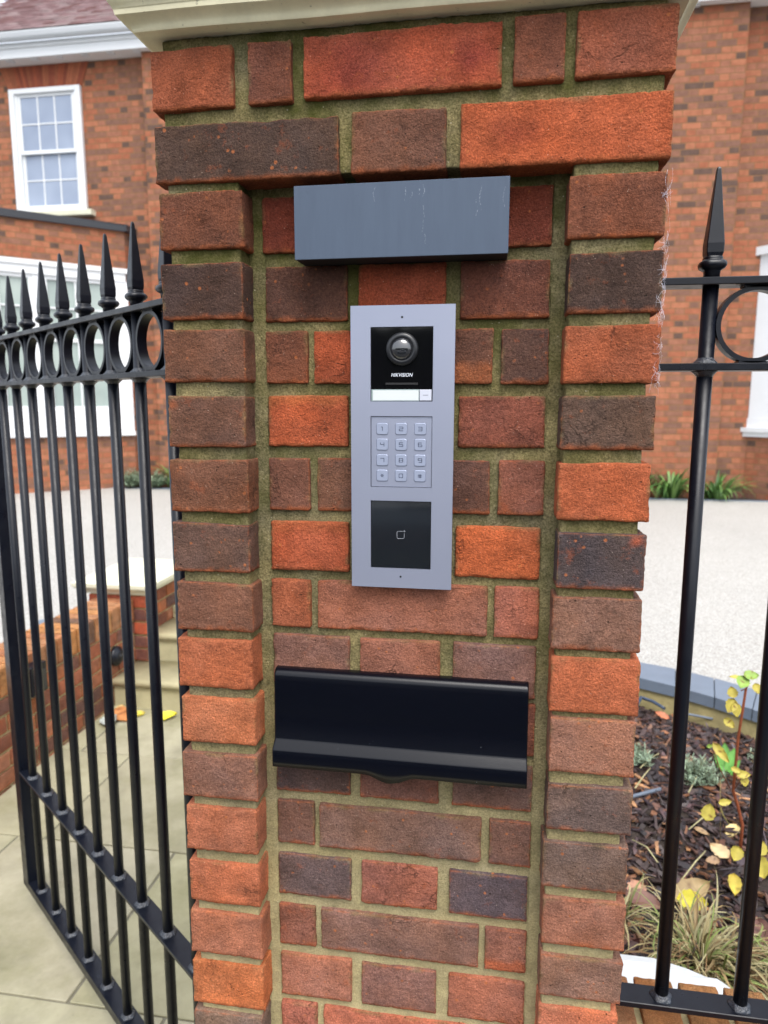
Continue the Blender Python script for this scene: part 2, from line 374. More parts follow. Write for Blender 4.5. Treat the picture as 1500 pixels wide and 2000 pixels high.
PANEL = {3: [('c', (128, 62, 48)), ('s', (130, 66, 50)), ('c', (124, 60, 45))], 4: [('h', (94, 65, 57)), ('h', (152, 70, 46)), ('h', (112, 69, 58))],
 5: [('c', (122, 75, 58)), ('n', (165, 77, 50)), ('n', (105, 70, 58)), ('c', (92, 67, 61))], 6: [('h', (176, 81, 50)), ('h', (130, 75, 60)), ('h', (134, 76, 61))],
 7: [('c', (108, 74, 65)), ('n', (106, 75, 64)), ('n', (100, 70, 62)), ('c', (130, 80, 66))], 8: [('h', (178, 82, 52)), ('h', (150, 80, 60)), ('h', (180, 87, 52))],
 9: [('c', (160, 86, 60)), ('s', (150, 93, 76)), ('c', (156, 90, 74))], 10: [('h', (126, 89, 79)), ('h', (146, 90, 72)), ('h', (120, 87, 80))],
 11: [('c', (120, 84, 72)), ('s', (130, 84, 70)), ('c', (128, 80, 68))], 12: [('h', (82, 66, 66)), ('h', (112, 77, 69)), ('h', (102, 78, 74))],
 13: [('c', (110, 80, 72)), ('s', (117, 89, 81)), ('c', (106, 79, 74))], 14: [('h', (98, 78, 76)), ('h', (140, 85, 72)), ('h', (88, 73, 77))],
 15: [('c', (132, 84, 71)), ('s', (119, 88, 80)), ('c', (136, 88, 75))], 16: [('h', (158, 98, 80)), ('h', (124, 88, 81)), ('h', (150, 90, 73))],
 17: [('c', (178, 98, 80)), ('s', (182, 98, 76)), ('c', (184, 100, 78))]}
RANDC = [(178, 92, 60), (120, 84, 72), (150, 92, 74), (100, 78, 72), (186, 100, 66), (130, 90, 78)]
def kb(k): return 1.04+.022*max(0, min(k, 16)-4)      # brick tone gets paler course by course going down
def vz(tab, k): return tab.get(k, (-75*(k-1), -75*(k-1)-65))
sid = 1
def purple(cx, cz, rad, col, amt=.6):
    def f(V, C, so_):
        a = np.clip(1.2-np.hypot((V[:, 0]-cx)/rad, (V[:, 2]-cz)/(rad*.75))+.35*vnoise(so_/14, 21), 0, 1)*amt
        return C*(1-a[:, None])+s2l(col)*a[:, None]
    return f
def band(zlo, zhi, col, amt=.8):
    def f(V, C, so_):
        a = np.clip((V[:, 2]-zlo)/8+.8*vnoise(so_/12, 22), 0, 1)*np.clip((zhi-V[:, 2])/8+.8*vnoise(so_/12, 23), 0, 1)*amt
        return C*(1-a[:, None])+s2l(col)*a[:, None]
    return f
# two top courses across the front, colour lifted to offset the cap's shade
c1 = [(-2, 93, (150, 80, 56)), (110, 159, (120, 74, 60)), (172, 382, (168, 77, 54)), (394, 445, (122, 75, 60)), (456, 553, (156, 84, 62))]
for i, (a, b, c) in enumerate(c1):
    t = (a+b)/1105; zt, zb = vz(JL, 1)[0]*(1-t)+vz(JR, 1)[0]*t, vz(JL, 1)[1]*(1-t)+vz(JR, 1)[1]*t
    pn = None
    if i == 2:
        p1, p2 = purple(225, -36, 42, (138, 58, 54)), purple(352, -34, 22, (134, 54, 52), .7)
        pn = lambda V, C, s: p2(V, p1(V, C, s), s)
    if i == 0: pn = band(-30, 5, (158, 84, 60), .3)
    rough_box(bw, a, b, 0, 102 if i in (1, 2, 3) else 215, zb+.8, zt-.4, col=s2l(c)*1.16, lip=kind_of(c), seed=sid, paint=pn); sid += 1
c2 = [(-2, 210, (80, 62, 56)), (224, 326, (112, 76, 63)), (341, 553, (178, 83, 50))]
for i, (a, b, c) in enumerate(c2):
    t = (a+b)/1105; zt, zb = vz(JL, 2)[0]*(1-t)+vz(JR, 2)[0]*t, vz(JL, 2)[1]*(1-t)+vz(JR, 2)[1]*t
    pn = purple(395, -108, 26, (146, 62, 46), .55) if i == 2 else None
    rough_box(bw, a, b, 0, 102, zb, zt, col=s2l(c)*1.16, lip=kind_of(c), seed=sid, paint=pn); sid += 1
NC = 25
for k in range(3, NC+1):
    for sd_, tab, cols in ((0, JL, LC), (1, JR, RC)):
        zt, zb = vz(tab, k); c = cols.get(k, RANDC[(k*2+sd_*3) % 6])
        jit = rng.uniform(-1.5, 1.5)
        x0, x1 = (0+jit, 98+rng.uniform(-2, 2)) if sd_ == 0 else (455+rng.uniform(-2, 2), 552.5+jit)
        pn = None
        if (sd_, k) == (1, 8): pn = purple(540, -535, 9, (190, 90, 62), .9)
        if (sd_, k) == (0, 6): pn = purple(6, -388, 8, (186, 96, 60), .7)
        rough_box(bw, x0, x1, rng.uniform(-1.2, 1.2), 102.5 if k % 2 else 215, zb+.9, zt-.8, col=s2l(c)*kb(k), lip=kind_of(c), seed=sid, paint=pn); sid += 1
    row = PANEL.get(k)
    if row is None:
        row = [('c', RANDC[k % 6]), ('s', RANDC[(k+2) % 6]), ('c', RANDC[(k+4) % 6])] if k % 2 else [('h', RANDC[k % 6]), ('h', RANDC[(k+3) % 6]), ('h', RANDC[(k+1) % 6])]
    kinds = [q[0] for q in row]
    spans = {'csc': [(112.5, 163), (171, 380.5), (389, 441)], 'hhh': [(113.5, 212), (226, 326), (342, 440.5)], 'cnnc': [(112.5, 164), (172.5, 271), (281, 380), (389.5, 442)]}[''.join(kinds)]
    for (a, b), (kk, c) in zip(spans, row):
        m = (a+b)/1105; zt = vz(JL, k)[0]*(1-m)+vz(JR, k)[0]*m if k < 16 else -75*(k-1); zb = vz(JL, k)[1]*(1-m)+vz(JR, k)[1]*m if k < 16 else -75*(k-1)-65
        j = rng.uniform(-1.2, 1.2)
        pn = None
        if k == 5 and a > 280 and a < 300: pn = band(-366, -336, (168, 92, 58), .8)
        if k == 15 and a > 380: pn = band(-1114, -1092, (186, 92, 60), .8)
        if k == 6 and a < 200: pn = band(-392, -370, (186, 98, 56), .6)
        if k == 8 and a < 200: pn = band(-545, -520, (176, 88, 52), .6)
        rough_box(bw, a+j, b+j*.5, D+rng.uniform(-1.2, 1.2), D+60, zb+.7, zt-.5, col=s2l(c)*kb(k)*1.05, lip=kind_of(c), seed=sid, amp=.9, paint=pn); sid += 1
# side and back faces of the pier, seen only from a step aside
for k in range(1, NC+1):
    z = -75*(k-1)
    for side in (0, 1):
        spans = ([(112.5, 215), (225, 327.5), (337.5, 552.5)] if k % 2 else [(225, 440), (450, 552.5)]) if k > 2 else ([(225, 327.5), (337.5, 552.5)] if k == 1 else [(112.5, 327.5), (337.5, 552.5)])
        for a, b in spans:
            c = RANDC[rng.integers(6)]; x = (0, 60) if side == 0 else (492.5, 552.5)
            rough_box(bw, x[0], x[1], a, b, z-65, z, res=7, col=s2l(c), lip=kind_of(c), seed=sid, faces='xXyYzZ'); sid += 1
    for a, b in ([(62, 215), (225, 327.5), (337.5, 490)] if k % 2 else [(62, 102), (112.5, 327.5), (337.5, 490)]):
        c = RANDC[rng.integers(6)]; rough_box(bw, a, b, 492, 552.5, z-65, z, res=8, col=s2l(c), lip=LIP, seed=sid, faces='xXyYzZ'); sid += 1
build('brickwork', bw, BRICK, pier)
# mortar: rough backing blocks a few millimetres behind the brick faces
mm = MB()
def mbox(*a, **k): rough_box(mm, *a, res=4.5, r=2.5, amp=1.1, col=(.2, .2, .2), chip=.0, **k)
mbox(8.5, 544, 7.5, 500, -137, 11.5, seed=301)
mbox(9.5, 94, 6, 500, G-40, -120, seed=302); mbox(459, 543, 6, 500, G-40, -120, seed=303)
mbox(90, 463, D+5.6, 120, G-40, -120, seed=304)
mbox(92, 113, D+4.0, 80, G-40, -120, seed=305); mbox(441, 461, D+4.0, 80, G-40, -120, seed=306)   # struck corner joints
mm.box(60, 500, 125, 544, G-40, -5)
build('mortar_joints', mm, MORTAR, pier)
# weathered cast-stone cap: moulded profile mitred round the square
cap = MB()
prof = [(-25, 11.5), (12.5, 11.5), (13.5, 13)]
for q in np.linspace(0, 1, 7): prof.append((14+11.5*q**1.6, 14+9*q**.8))
prof += [(26.5, 23.5), (27.5, 28), (28.5, 29)]
for q in np.linspace(0, 1, 9): prof.append((29+11*q, 31+26*q**1.5))
prof += [(42, 66), (44, 78), (48, 80), (50, 84), (50, 108), (48, 112), (-120, 140), (-276, 155)]
secs = []
for o_, z_ in prof:
    sub = []
    cs = [(-o_, -o_), (552.5+o_, -o_), (552.5+o_, 552.5+o_), (-o_, 552.5+o_)]
    for i in range(4):
        a, b = np.array(cs[i]), np.array(cs[(i+1) % 4])
        for t in np.linspace(0, 1, 24, endpoint=False):
            p_ = a+(b-a)*t; sub.append((p_[0], p_[1], z_+.5*math.sin(p_[0]/37+p_[1]/51)))
    secs.append(sub)
cap.loft(secs, False, False)
for i in range(len(cap.SM)): cap.SM[i] = (i//96) in range(3, 9) or (i//96) in range(12, 21)
build('coping_cap', cap, STONE, pier)

# ---------------------------------------------------------------- cover box above the entry phone
AL = NT('anodised_grey')
_o = AL.n('TexCoord').outputs['Object']; _mp = AL.n('Mapping'); _mp.inputs['Scale'].default_value = (1, 1, .12); AL.l(_o, _mp.inputs[0])
_st = AL.noise(90, 5, .7, _mp.outputs[0])
_c = AL.mix(AL.ramp(_st, [(.35, 0), (.7, .35)]), lin((120, 140, 168), .34), lin((106, 122, 148), .34))
_c = AL.mix(AL.ramp(AL.noise(45, 4, .7), [(.66, 0), (.8, .35)]), _c, lin((70, 82, 102), .42))
_sx = AL.n('SeparateXYZ'); AL.l(_o, _sx.inputs[0]); _n2 = AL.noise(400, 3, .7); _wz = AL.math('MULTIPLY', AL.math('SUBTRACT', AL.noise(60, 3), .5), .012)
for x_, za_, zb_ in ((26, 24, 54), (21.5, 60, 68), (14, 58, 65), (7, 56, 70), (83, 38, 56), (87, 44, 68), (29, 12, 22), (-26, 56, 72), (111, 46, 66), (25, 60, 72)):
    _dx = AL.math('ABSOLUTE', AL.math('SUBTRACT', AL.math('ADD', _sx.outputs[0], _wz), x_/1000))
    _m = AL.math('MULTIPLY', AL.math('LESS_THAN', _dx, .0003), AL.math('GREATER_THAN', _n2, .5))
    _m = AL.math('MULTIPLY', _m, AL.math('MULTIPLY', AL.math('GREATER_THAN', _sx.outputs[2], za_/1000), AL.math('LESS_THAN', _sx.outputs[2], zb_/1000)))
    _c = AL.mix(AL.math('MULTIPLY', _m, .38), _c, (.36, .40, .46))
AL = AL.out(_c, AL.ramp(_st, [(.3, .5), (.7, .62)]), AL.bump(AL.noise(300, 2), .04, .0004), .1, .4)
BLK = simple('matt_black', (.006, .006, .007), .6, var=.2)
cov = thing('light_cover', (277, 13, -228), 'grey rectangular metal box cover fixed above the entry phone', 'cover')
b = MB(); b.box(161, 393.5, -5.5, -3, -228.5, -151.5, bev=.35)
build('face_plate', b, AL, cov)
b = MB(); b.box(161.6, 393, -2.8, 33, -228, -152, bev=.4); build('housing', b, BLK, cov)
# ---------------------------------------------------------------- entry phone
SILV = NT('brushed_silver')
_o = SILV.n('TexCoord').outputs['Object']
SILV = SILV.out(SILV.ramp(SILV.noise(2.2, 4, .6), [(.3, lin((184, 192, 216), .62)), (.7, lin((192, 196, 216), .70))]), SILV.ramp(SILV.noise(700, 2), [(.3, .34), (.7, .44)]), SILV.bump(SILV.noise(1500, 2), .06, .0002), .55, .5)
SILV2 = simple('silver_keys', lin((186, 196, 222), .58), .4, .2, .5, .03)
GLO = simple('black_acrylic', (.003, .003, .004), .04, 0, .45, .1)
GLO2 = simple('black_reader_glass', (.004, .006, .009), .05, 0, .8, .1)
INK = simple('key_ink', lin((44, 54, 76)), .6, var=.05)
LBLW = simple('name_card', (.60, .63, .63), .35, var=.02)
SATB = simple('satin_black', (.012, .013, .016), .32, 0, .5, .1)
ep = thing('entry_phone', (278.5, 22, -602), 'tall silver door entry panel with camera, keypad and card reader on the pier', 'intercom')
FY = 16.0
# faceplate with three openings
b = MB(); px0, px1, pz0, pz1 = 219, 338, -602.5, -276
ops = [(-383, -299.7), (-482, -399.8), (-579, -498)]
zs = [pz1]+[v for o_ in ops for v in (o_[1], o_[0])]+[pz0]
ox0, ox1 = 242, 313.6
b.box(px0, ox0, FY, FY+4, pz0, pz1, bev=.0); b.box(ox1, px1, FY, FY+4, pz0, pz1, bev=.0)
for i in range(0, 8, 2): b.box(ox0, ox1, FY, FY+4, zs[i+1], zs[i])
build('faceplate', b, SILV, ep)
# pale bevel line round the plate
b = MB(); b.box(221, 336, FY+4.1, 34, pz0+2, pz1-2); build('back_box', b, BLK, ep)
for x, z in ((278.2, -289.3), (278, -588.8)):
    b = MB(); b.loft([[(x+1.25*math.cos(t), y, z+1.25*math.sin(t)) for t in np.linspace(0, 2*math.pi, 14, endpoint=False)] for y in (FY-.25, FY+1)]); build('screw', b, BLK, ep)
def ringY(b, x, z, pts, n=40, smooth=True):      # lathe about the Y axis, pts = (radius, y)
    secs = [[(x+r_*math.cos(t), y_, z-r_*math.sin(t)) for t in np.linspace(0, 2*math.pi, n, endpoint=False)] for r_, y_ in pts]
    b.loft(secs, smooth, True)
b = MB(); b.box(242.8, 312.9, FY+1.6, FY+4, -369, -300.4); cm = build('camera_module', b, GLO, ep)
LX, LZ = 278.2, -324.3
b = MB(); ringY(b, LX, LZ, [(18.6, FY+1.6), (18.4, FY+.2), (17.2, FY-1.6), (14.6, FY-2.6), (12.6, FY-2.2), (12.2, FY-1.2)]); build('lens_ring', b, SATB, cm)
LENS = simple('lens_dome', (.03, .035, .04), .03, 0, 1.0, .1)
LENS.node_tree.nodes['Principled BSDF'].inputs['Coat Weight'].default_value = 1
LENS.node_tree.nodes['Principled BSDF'].inputs['Coat Roughness'].default_value = .03
LENS.node_tree.nodes['Principled BSDF'].inputs['Metallic'].default_value = 0
LENS.node_tree.nodes['Principled BSDF'].inputs['Base Color'].default_value = (.012, .013, .016, 1)
for l in list(LENS.node_tree.links):
    if l.to_socket.name == 'Base Color': LENS.node_tree.links.remove(l)
b = MB(); ringY(b, LX-.3, LZ, [(12.1*math.cos(a), FY-1.2-6.5*math.sin(a)) for a in np.linspace(0, math.pi/2-.02, 12)]); build('lens', b, LENS, cm)
b = MB(); b.box(259.3, 296.6, FY+1.35, FY+1.62, -364, -361.8); build('speaker_slot', b, BLK, cm)
# maker's lettering
fc = bpy.data.curves.new('lettering', 'FONT'); fc.body = 'HIKVISION'; fc.size = .0047; fc.shear = .2; fc.offset = .00003; fc.extrude = .00004; fc.space_character = 1.05
fo = bpy.data.objects.new('tmp', fc); COL.objects.link(fo); bpy.context.view_layer.update()
me = bpy.data.meshes.new_from_object(fo); bpy.data.objects.remove(fo); me.name = 'lettering'
vv = np.array([v.co[:] for v in me.vertices])*1000; wid = vv[:, 0].max()-vv[:, 0].min(); vv[:, 0] = (vv[:, 0]-vv[:, 0].min())*24.6/wid; vv[:, 1] *= 4.0/(vv[:, 1].max()-vv[:, 1].min())
b = MB(); b.add(np.c_[265.9+vv[:, 0], FY+1.35-vv[:, 2], -355+vv[:, 1]], [tuple(p.vertices) for p in me.polygons]); build('lettering', b, simple('white_print', (.72, .76, .84), .5, var=.02), cm)
# name plate and call button
b = MB(); b.box(242.8, 298.2, FY+1.2, FY+4, -382.6, -369.3); npl = build('name_plate', b, simple('clear_edge', lin((150, 165, 165)), .15, var=.05), ep)
b = MB(); b.box(244.6, 297.4, FY+.9, FY+1.3, -381.7, -370.4); build('name_card', b, LBLW, npl)
b = MB(); b.box(298.7, 312.3, FY+.1, FY+4, -382, -369.6, bev=.3); cb_ = build('call_button', b, simple('button_silver', (.54, .56, .64), .35, .1, .5, .02), ep)
b = MB(); b.box(302.4, 308.6, FY-.05, FY+.3, -376.1, -375.7); build('button_mark', b, INK, cb_)
# keypad
b = MB(); b.box(242.7, 313, FY+1.3, FY+4, -481.4, -400.6); kp = build('keypad', b, SILV, ep)
def rrect(x, z, h, r, y, n=5):
    P = []
    for sx, sz, a0 in ((1, 1, 0), (-1, 1, 90), (-1, -1, 180), (1, -1, 270)):
        for i in range(n+1):
            a = R(a0+90*i/n); P.append((x+sx*(h-r)+r*math.cos(a), y, z+sz*(h-r)+r*math.sin(a)))
    return P[::-1]
GL = {'1': [[(-.5, .9), (0, 1), (.15, .7), (.15, -1)]], '2': [[(-1, 1), (.8, 1), (1, .8), (1, .1), (.8, 0), (-.8, 0), (-1, -.2), (-1, -1), (1, -1)]],
 '3': [[(-1, 1), (.8, 1), (1, .8), (1, -.8), (.8, -1), (-1, -1)], [(-.9, 0), (.9, 0)]], '4': [[(-1, 1), (-1, .2), (-.8, 0), (.9, 0)], [(1, 1), (1, -1)]],
 '5': [[(1, 1), (-1, 1), (-1, 0), (.8, 0), (1, -.2), (1, -.8), (.8, -1), (-1, -1)]], '6': [[(.8, 1), (-.8, 1), (-1, .8), (-1, -.8), (-.8, -1), (-.3, -1)], [(.1, 0), (.8, 0), (1, -.2), (1, -.8), (.8, -1), (.1, -1)], [(-.9, 0), (-.3, 0)]],
 '7': [[(-1, 1), (.8, 1), (1, .8), (1, -1)]], '8': [[(-.2, 1), (-.8, 1), (-1, .8), (-1, -.8), (-.8, -1), (-.2, -1)], [(.2, 1), (.8, 1), (1, .8), (1, -.8), (.8, -1), (.2, -1)], [(-.9, 0), (-.3, 0)], [(.3, 0), (.9, 0)]],
 '9': [[(-.2, 1), (-.8, 1), (-1, .8), (-1, .1), (-.2, 0)], [(.2, 1), (.8, 1), (1, .8), (1, -.8), (.8, -1), (-.6, -1)], [(.3, 0), (.9, 0)]],
 '*': [[(-.8, 0), (-.3, 0)], [(.3, 0), (.8, 0)], [(-.5, .8), (-.2, .3)], [(.5, .8), (.2, .3)], [(-.5, -.8), (-.2, -.3)], [(.5, -.8), (.2, -.3)]],
 '0': [[(-.2, 1), (-.8, 1), (-1, .8), (-1, -.8), (-.8, -1), (-.2, -1)], [(.2, 1), (.8, 1), (1, .8), (1, -.8), (.8, -1), (.2, -1)]],
 '#': [[(-.35, .9), (-.35, .1)], [(.35, .9), (.35, .1)], [(-.35, -.1), (-.35, -.9)], [(.35, -.1), (.35, -.9)], [(-1, .45), (-.1, .45)], [(.1, .45), (1, .45)], [(-1, -.45), (-.1, -.45)], [(.1, -.45), (1, -.45)]]}
def strokes(b, x, z, sx, sz, segs, y, wd=.32):
    for pl in segs:
        for (a, c) in zip(pl[:-1], pl[1:]):
            p, q = np.array([x+a[0]*sx, z+a[1]*sz]), np.array([x+c[0]*sx, z+c[1]*sz]); d = q-p; L = np.linalg.norm(d)+1e-9; d /= L
            n = np.array([-d[1], d[0]])*wd; p = p-d*wd*.7; q = q+d*wd*.7
            P = [(p+n), (q+n), (q-n), (p-n)]
            b.add([(v[0], yy, v[1]) for yy in (y, y+.2) for v in P], [(0, 1, 2, 3), (4, 7, 6, 5), (0, 4, 5, 1), (1, 5, 6, 2), (2, 6, 7, 3), (3, 7, 4, 0)])
for r_, rowk in enumerate(('123', '456', '789', '*0#')):
    for c_, ch in enumerate(rowk):
        x, z = (255.6, 277.7, 299.8)[c_], (-414.2, -432.3, -450.4, -468.4)[r_]
        b = MB(); b.loft([rrect(x, z, 6.7, 2.2, FY+1.5), rrect(x, z, 6.7, 2.2, FY+.9), rrect(x, z, 6.1, 1.9, FY+.35)], False)
        k = build('key', b, SILV2, kp)
        b = MB(); b.loft([rrect(x, z, 7.05, 2.5, FY+1.3), rrect(x, z, 7.05, 2.5, FY+1.22)], False); build('key_seat', b, simple('seat', lin((92, 98, 116)), .6) if (r_, c_) == (0, 0) else bpy.data.materials['seat'], kp)
        b = MB(); strokes(b, x, z, 2.15, 2.15, GL[ch], FY+.2); 
        if ch == '5': b.box(x-.45, x+.45, FY+.05, FY+.36, z+4, z+4.8)
        g = build('key_numeral', b, INK, k)
# reader
b = MB(); b.box(242.8, 312.9, FY+1.5, FY+4, -578.4, -498.7); rd = build('card_reader', b, GLO2, ep)
b = MB()
cx_, cz_, h_ = 277.6, -538.6, 4.3
pts = [(-.3, 1), (-.75, 1), (-1, .75), (-1, -.75), (-.75, -1), (.75, -1), (1, -.75), (1, .45)]
strokes(b, cx_, cz_, h_, h_, [pts, [(-.3, 1), (.55, 1)], [(.8, 1.1), (1.05, .85)], [(.95, 1.3), (1.25, 1.0)]], FY+1.25, .16)
build('reader_symbol', b, simple('reader_print', (.4, .42, .46), .5, var=.02), rd)

# ---------------------------------------------------------------- letter plate
t = NT('textured_black'); tv = t.n('TexVoronoi', feature='SMOOTH_F1'); tv.inputs['Scale'].default_value = 900; t.l(t.n('TexCoord').outputs['Object'], tv.inputs['Vector'])
pv = t.n('TexVoronoi'); pv.inputs['Scale'].default_value = 95; t.l(t.n('TexCoord').outputs['Object'], pv.inputs['Vector'])
pq = t.math('MULTIPLY', t.ramp(pv.outputs['Distance'], [(.03, 1), (.06, 0)]), t.ramp(t.noise(30, 1), [(.62, 0), (.66, 1)]))
PLATE = t.out(t.mix(pq, (.0016, .0022, .005), (.3, .32, .36)), .22, t.bump(tv.outputs['Distance'], .18, .0004), None, .27)
lp = thing('letter_plate', (276, 20, -850), 'black textured metal letter flap with a small thumb tab under it', 'letter flap')
prof = [(31, -715.5), (24, -714.5)]+[(24-10*math.sin(a), -714.5-10*(1-math.cos(a))*1.0) for a in np.linspace(.15, 1.45, 9)]
prof += [(13.6, -728), (13.2, -770), (12.8, -804), (11.8, -806.5), (2.6, -814.6), (1.8, -817), (1.8, -829), (2, -837.5)]
b = MB(); xs = np.concatenate([[119.5, 120.3], np.linspace(122, 429.5, 90), [431, 431.8]])
def lip(x):                                     # lower edge with the thumb tab
    q = abs((x-268)/32.0); return -9.5*(.5+.5*math.cos(math.pi*min(1, q))) if q < 1 else 0
V = []; 
for i, x in enumerate(xs):
    e_ = 1.2 if i in (0, len(xs)-1) else 0
    skew = (x-276)*-.004
    for j, (y, z) in enumerate(prof):
        zz = z+(lip(x) if j == len(prof)-1 else (lip(x)*.35 if j == len(prof)-2 else 0)); V.append((x+(-1.5 if x < 276 else 1)*(z+708)/-140*1.0, y+e_+.35*math.sin(x/55+z/40), zz+skew))
n_ = len(prof); F = [(i*n_+j, i*n_+j+1, (i+1)*n_+j+1, (i+1)*n_+j) for i in range(len(xs)-1) for j in range(n_-1)]
b.add(V, F, True)
# thickness: back skin and end cheeks
V2 = [(x, y+2.2, z) for x, y, z in V]; b.add(V2, [f[::-1] for f in F], True)
o_ = len(V)
for j in range(n_-1):
    b.F += [(j, j+o_, j+1+o_, j+1), ((len(xs)-1)*n_+j, (len(xs)-1)*n_+j+1, (len(xs)-1)*n_+j+1+o_, (len(xs)-1)*n_+j+o_)]; b.SM += [False]*2
for i in range(len(xs)-1):
    a = i*n_+n_-1; b.F.append((a, a+o_, a+n_+o_, a+n_)); b.SM.append(False)
for sx in (121, 427.5):
    b.loft([[(sx+dx, min(33, y+1.2), z) for y, z in [(33, -716)]+prof[1:-1]+[(33, -834)]] for dx in (0, 2.4)], False)
fl = build('flap', b, PLATE, lp)
b = MB(); b.box(124, 428, 26, 33, -832, -719); build('frame', b, BLK, lp)

# ---------------------------------------------------------------- ironwork
def csq(hw, z, ch=.18, x=0, y=0):               # chamfered square section
    c = hw*ch; P = [(hw, -hw+c), (hw, hw-c), (hw-c, hw), (-hw+c, hw), (-hw, hw-c), (-hw, -hw+c), (-hw+c, -hw), (hw-c, -hw)]
    return [(x+a, y+b_, z) for a, b_ in P]
def sel(hw, z, n=3.2, k=20):
    out_ = []
    for t in np.linspace(0, 2*math.pi, k, endpoint=False):
        c, s_ = math.cos(t), math.sin(t); q = (abs(c)**n+abs(s_)**n)**(-1/n); out_.append((hw*q*c, hw*q*s_, z))
    return out_
def finial_mb():
    b = MB()
    b.loft([csq(1.6, 146, .5), csq(2.6, 143.5, .3), csq(3.1, 139, .2), csq(10.7, 53, .10), csq(11.4, 46, .10), csq(11.1, 34, .10), csq(10, 29.5, .12), csq(9, 28.5, .2)], False)
    b.loft([sel(9, 30), sel(11.5, 29.5), sel(12.6, 27), sel(12, 25.4), sel(13.5, 24.4), sel(16.4, 22.5), sel(17.8, 19.5), sel(17.6, 16.5), sel(15.6, 13.4), sel(11.6, 11), sel(10.4, 9.5), sel(10, 0)], True)
    return b
def collar_mb(z, up=1):
    b = MB(); k = 22
    def c(r, zz, w_=0): return [((r+w_*math.sin(5*t)+w_*.7*math.sin(11*t))*math.cos(t), (r+w_*math.sin(5*t))*math.sin(t), zz) for t in np.linspace(0, 2*math.pi, k, endpoint=False)]
    b.loft([c(17.5, z, 1.2), c(15.6, z+up*2, 1), c(12.6, z+up*5, .5), c(10.4, z+up*8.5)], True); return b
def iron(parent, bars, x_from, x_to, z_bot, bot_top, stiles=(), mid=None, botd=40, bott=10, rings=()):
    """bars along local x, local y across, z measured from parent's base"""
    z0 = WL[parent.name][2]
    def L(name, mb, par=parent, loc=(0, 0, 0)):
        o = build(name, mb, IRON, par, world=False); o.location = tuple(v/1000 for v in loc); return o
    zt, zl = -214-z0, -329-z0
    b = MB(); b.box(x_from, x_to, -20, 20, zt-10, zt, bev=1.0); L('top_rail', b)
    b = MB(); b.box(x_from, x_to, -20, 20, zl-10, zl, bev=1.0); L('lower_rail', b)
    if mid is not None:
        b = MB(); b.box(x_from, x_to, -20, 20, mid-z0-8, mid-z0, bev=.8); L('mid_rail', b)
    b = MB(); b.box(x_from, x_to, -botd/2, botd/2, bot_top-z0-bott, bot_top-z0, bev=1.0); L('bottom_rail', b)
    bar0 = fin0 = w0 = ring0 = None
    def LW(mb):
        o = build('weld', mb, WELD, bar0, world=False); return o
    for x in bars:
        if bar0 is None:
            b = MB(); b.cyl(0, 0, bot_top-z0, zt, 10.6, 24); bar0 = L('bar', b, loc=(x, 0, 0))
            fin0 = L('spear_finial', finial_mb(), bar0, (0, 0, zt))
            w0 = LW(collar_mb(bot_top-z0, 1))
            w1 = LW(collar_mb(zl-10, -1)); w2 = LW(collar_mb(zl, 1))
            w3 = LW(collar_mb(mid-z0, 1)) if mid is not None else None
            subs = [q for q in (fin0, w0, w1, w2, w3) if q]
        else:
            o = bar0.copy(); COL.objects.link(o); o.parent = parent; o.location = (x/1000, 0, 0)
            for q in subs: c = q.copy(); COL.objects.link(c); c.parent = o; c.location = q.location
    for x in rings:
        if ring0 is None:
            b = MB(); ro, ri, k = 52.0, 45.5, 48; zc = (zt-10+zl)/2
            P = []
            for t in np.linspace(0, 2*math.pi, k, endpoint=False):
                c, s_ = math.cos(t), math.sin(t); P += [(ro*c, -9, ro*s_), (ro*c, 9, ro*s_), (ri*c, 9, ri*s_), (ri*c, -9, ri*s_)]
            F = [(4*i+j, 4*i+(j+1) % 4, 4*((i+1) % k)+(j+1) % 4, 4*((i+1) % k)+j) for i in range(k) for j in range(4)]
            b.add(P, F, True)
            b.box(-19, 19, -9, 9, -52.6, -49.5); b.box(-19, 19, -9, 9, 49.5, 52.6)
            ring0 = L('ring', b, loc=(x, 0, zc))
            md = ring0.modifiers.new('edge', 'EDGE_SPLIT'); md.split_angle = R(40)
        else:
            o = ring0.copy(); COL.objects.link(o); o.parent = parent; o.location = (x/1000, 0, ring0.location.z)
    for x0, x1 in stiles:
        b = MB(); b.box(x0, x1, -21, 21, z_bot-z0, -214-z0+2, bev=1.5); L('stile', b)
# gate: swung open into the plot, hinged behind the pier
ge = np.array([.7967, -.6048]); g0 = np.array([-926., 929.9])
orig = g0-ge*(-0)
gate = thing('iron_gate', (g0[0], g0[1], -1858), 'black wrought iron gate with spear tops standing open left of the brick pier', 'gate', rz=math.atan2(ge[1], ge[0]))
iron(gate, [i*120 for i in range(0, 9)], -110, 1052, -1858, -1832, stiles=((-110, -62), (1030, 1078)), mid=-1467, botd=42, bott=26, rings=[i*120+60 for i in range(-0, 8)])
# gate hinge lugs on the pier side
for hz in (1420, 300): b = MB(); b.box(1072, 1092, -8, 8, hz, hz+30, bev=2); build('hinge', b, IRON, gate, world=False)
rail = thing('iron_railing', (552.5, 276, -1347), 'black iron railing with spear top and rings on the low wall right of the pier', 'railing')
iron(rail, [122.5+120*i for i in range(0, 20)], 2, 2500, -1347, -1338, rings=[182.5+120*i for i in range(0, 19)])
for q0, q1 in ((997, 1008.5), (-7, -.5)): b = MB(); b.box(0, 21, -13, 13, q0, q1, bev=1); build('wall_bracket', b, IRON, rail, world=False)

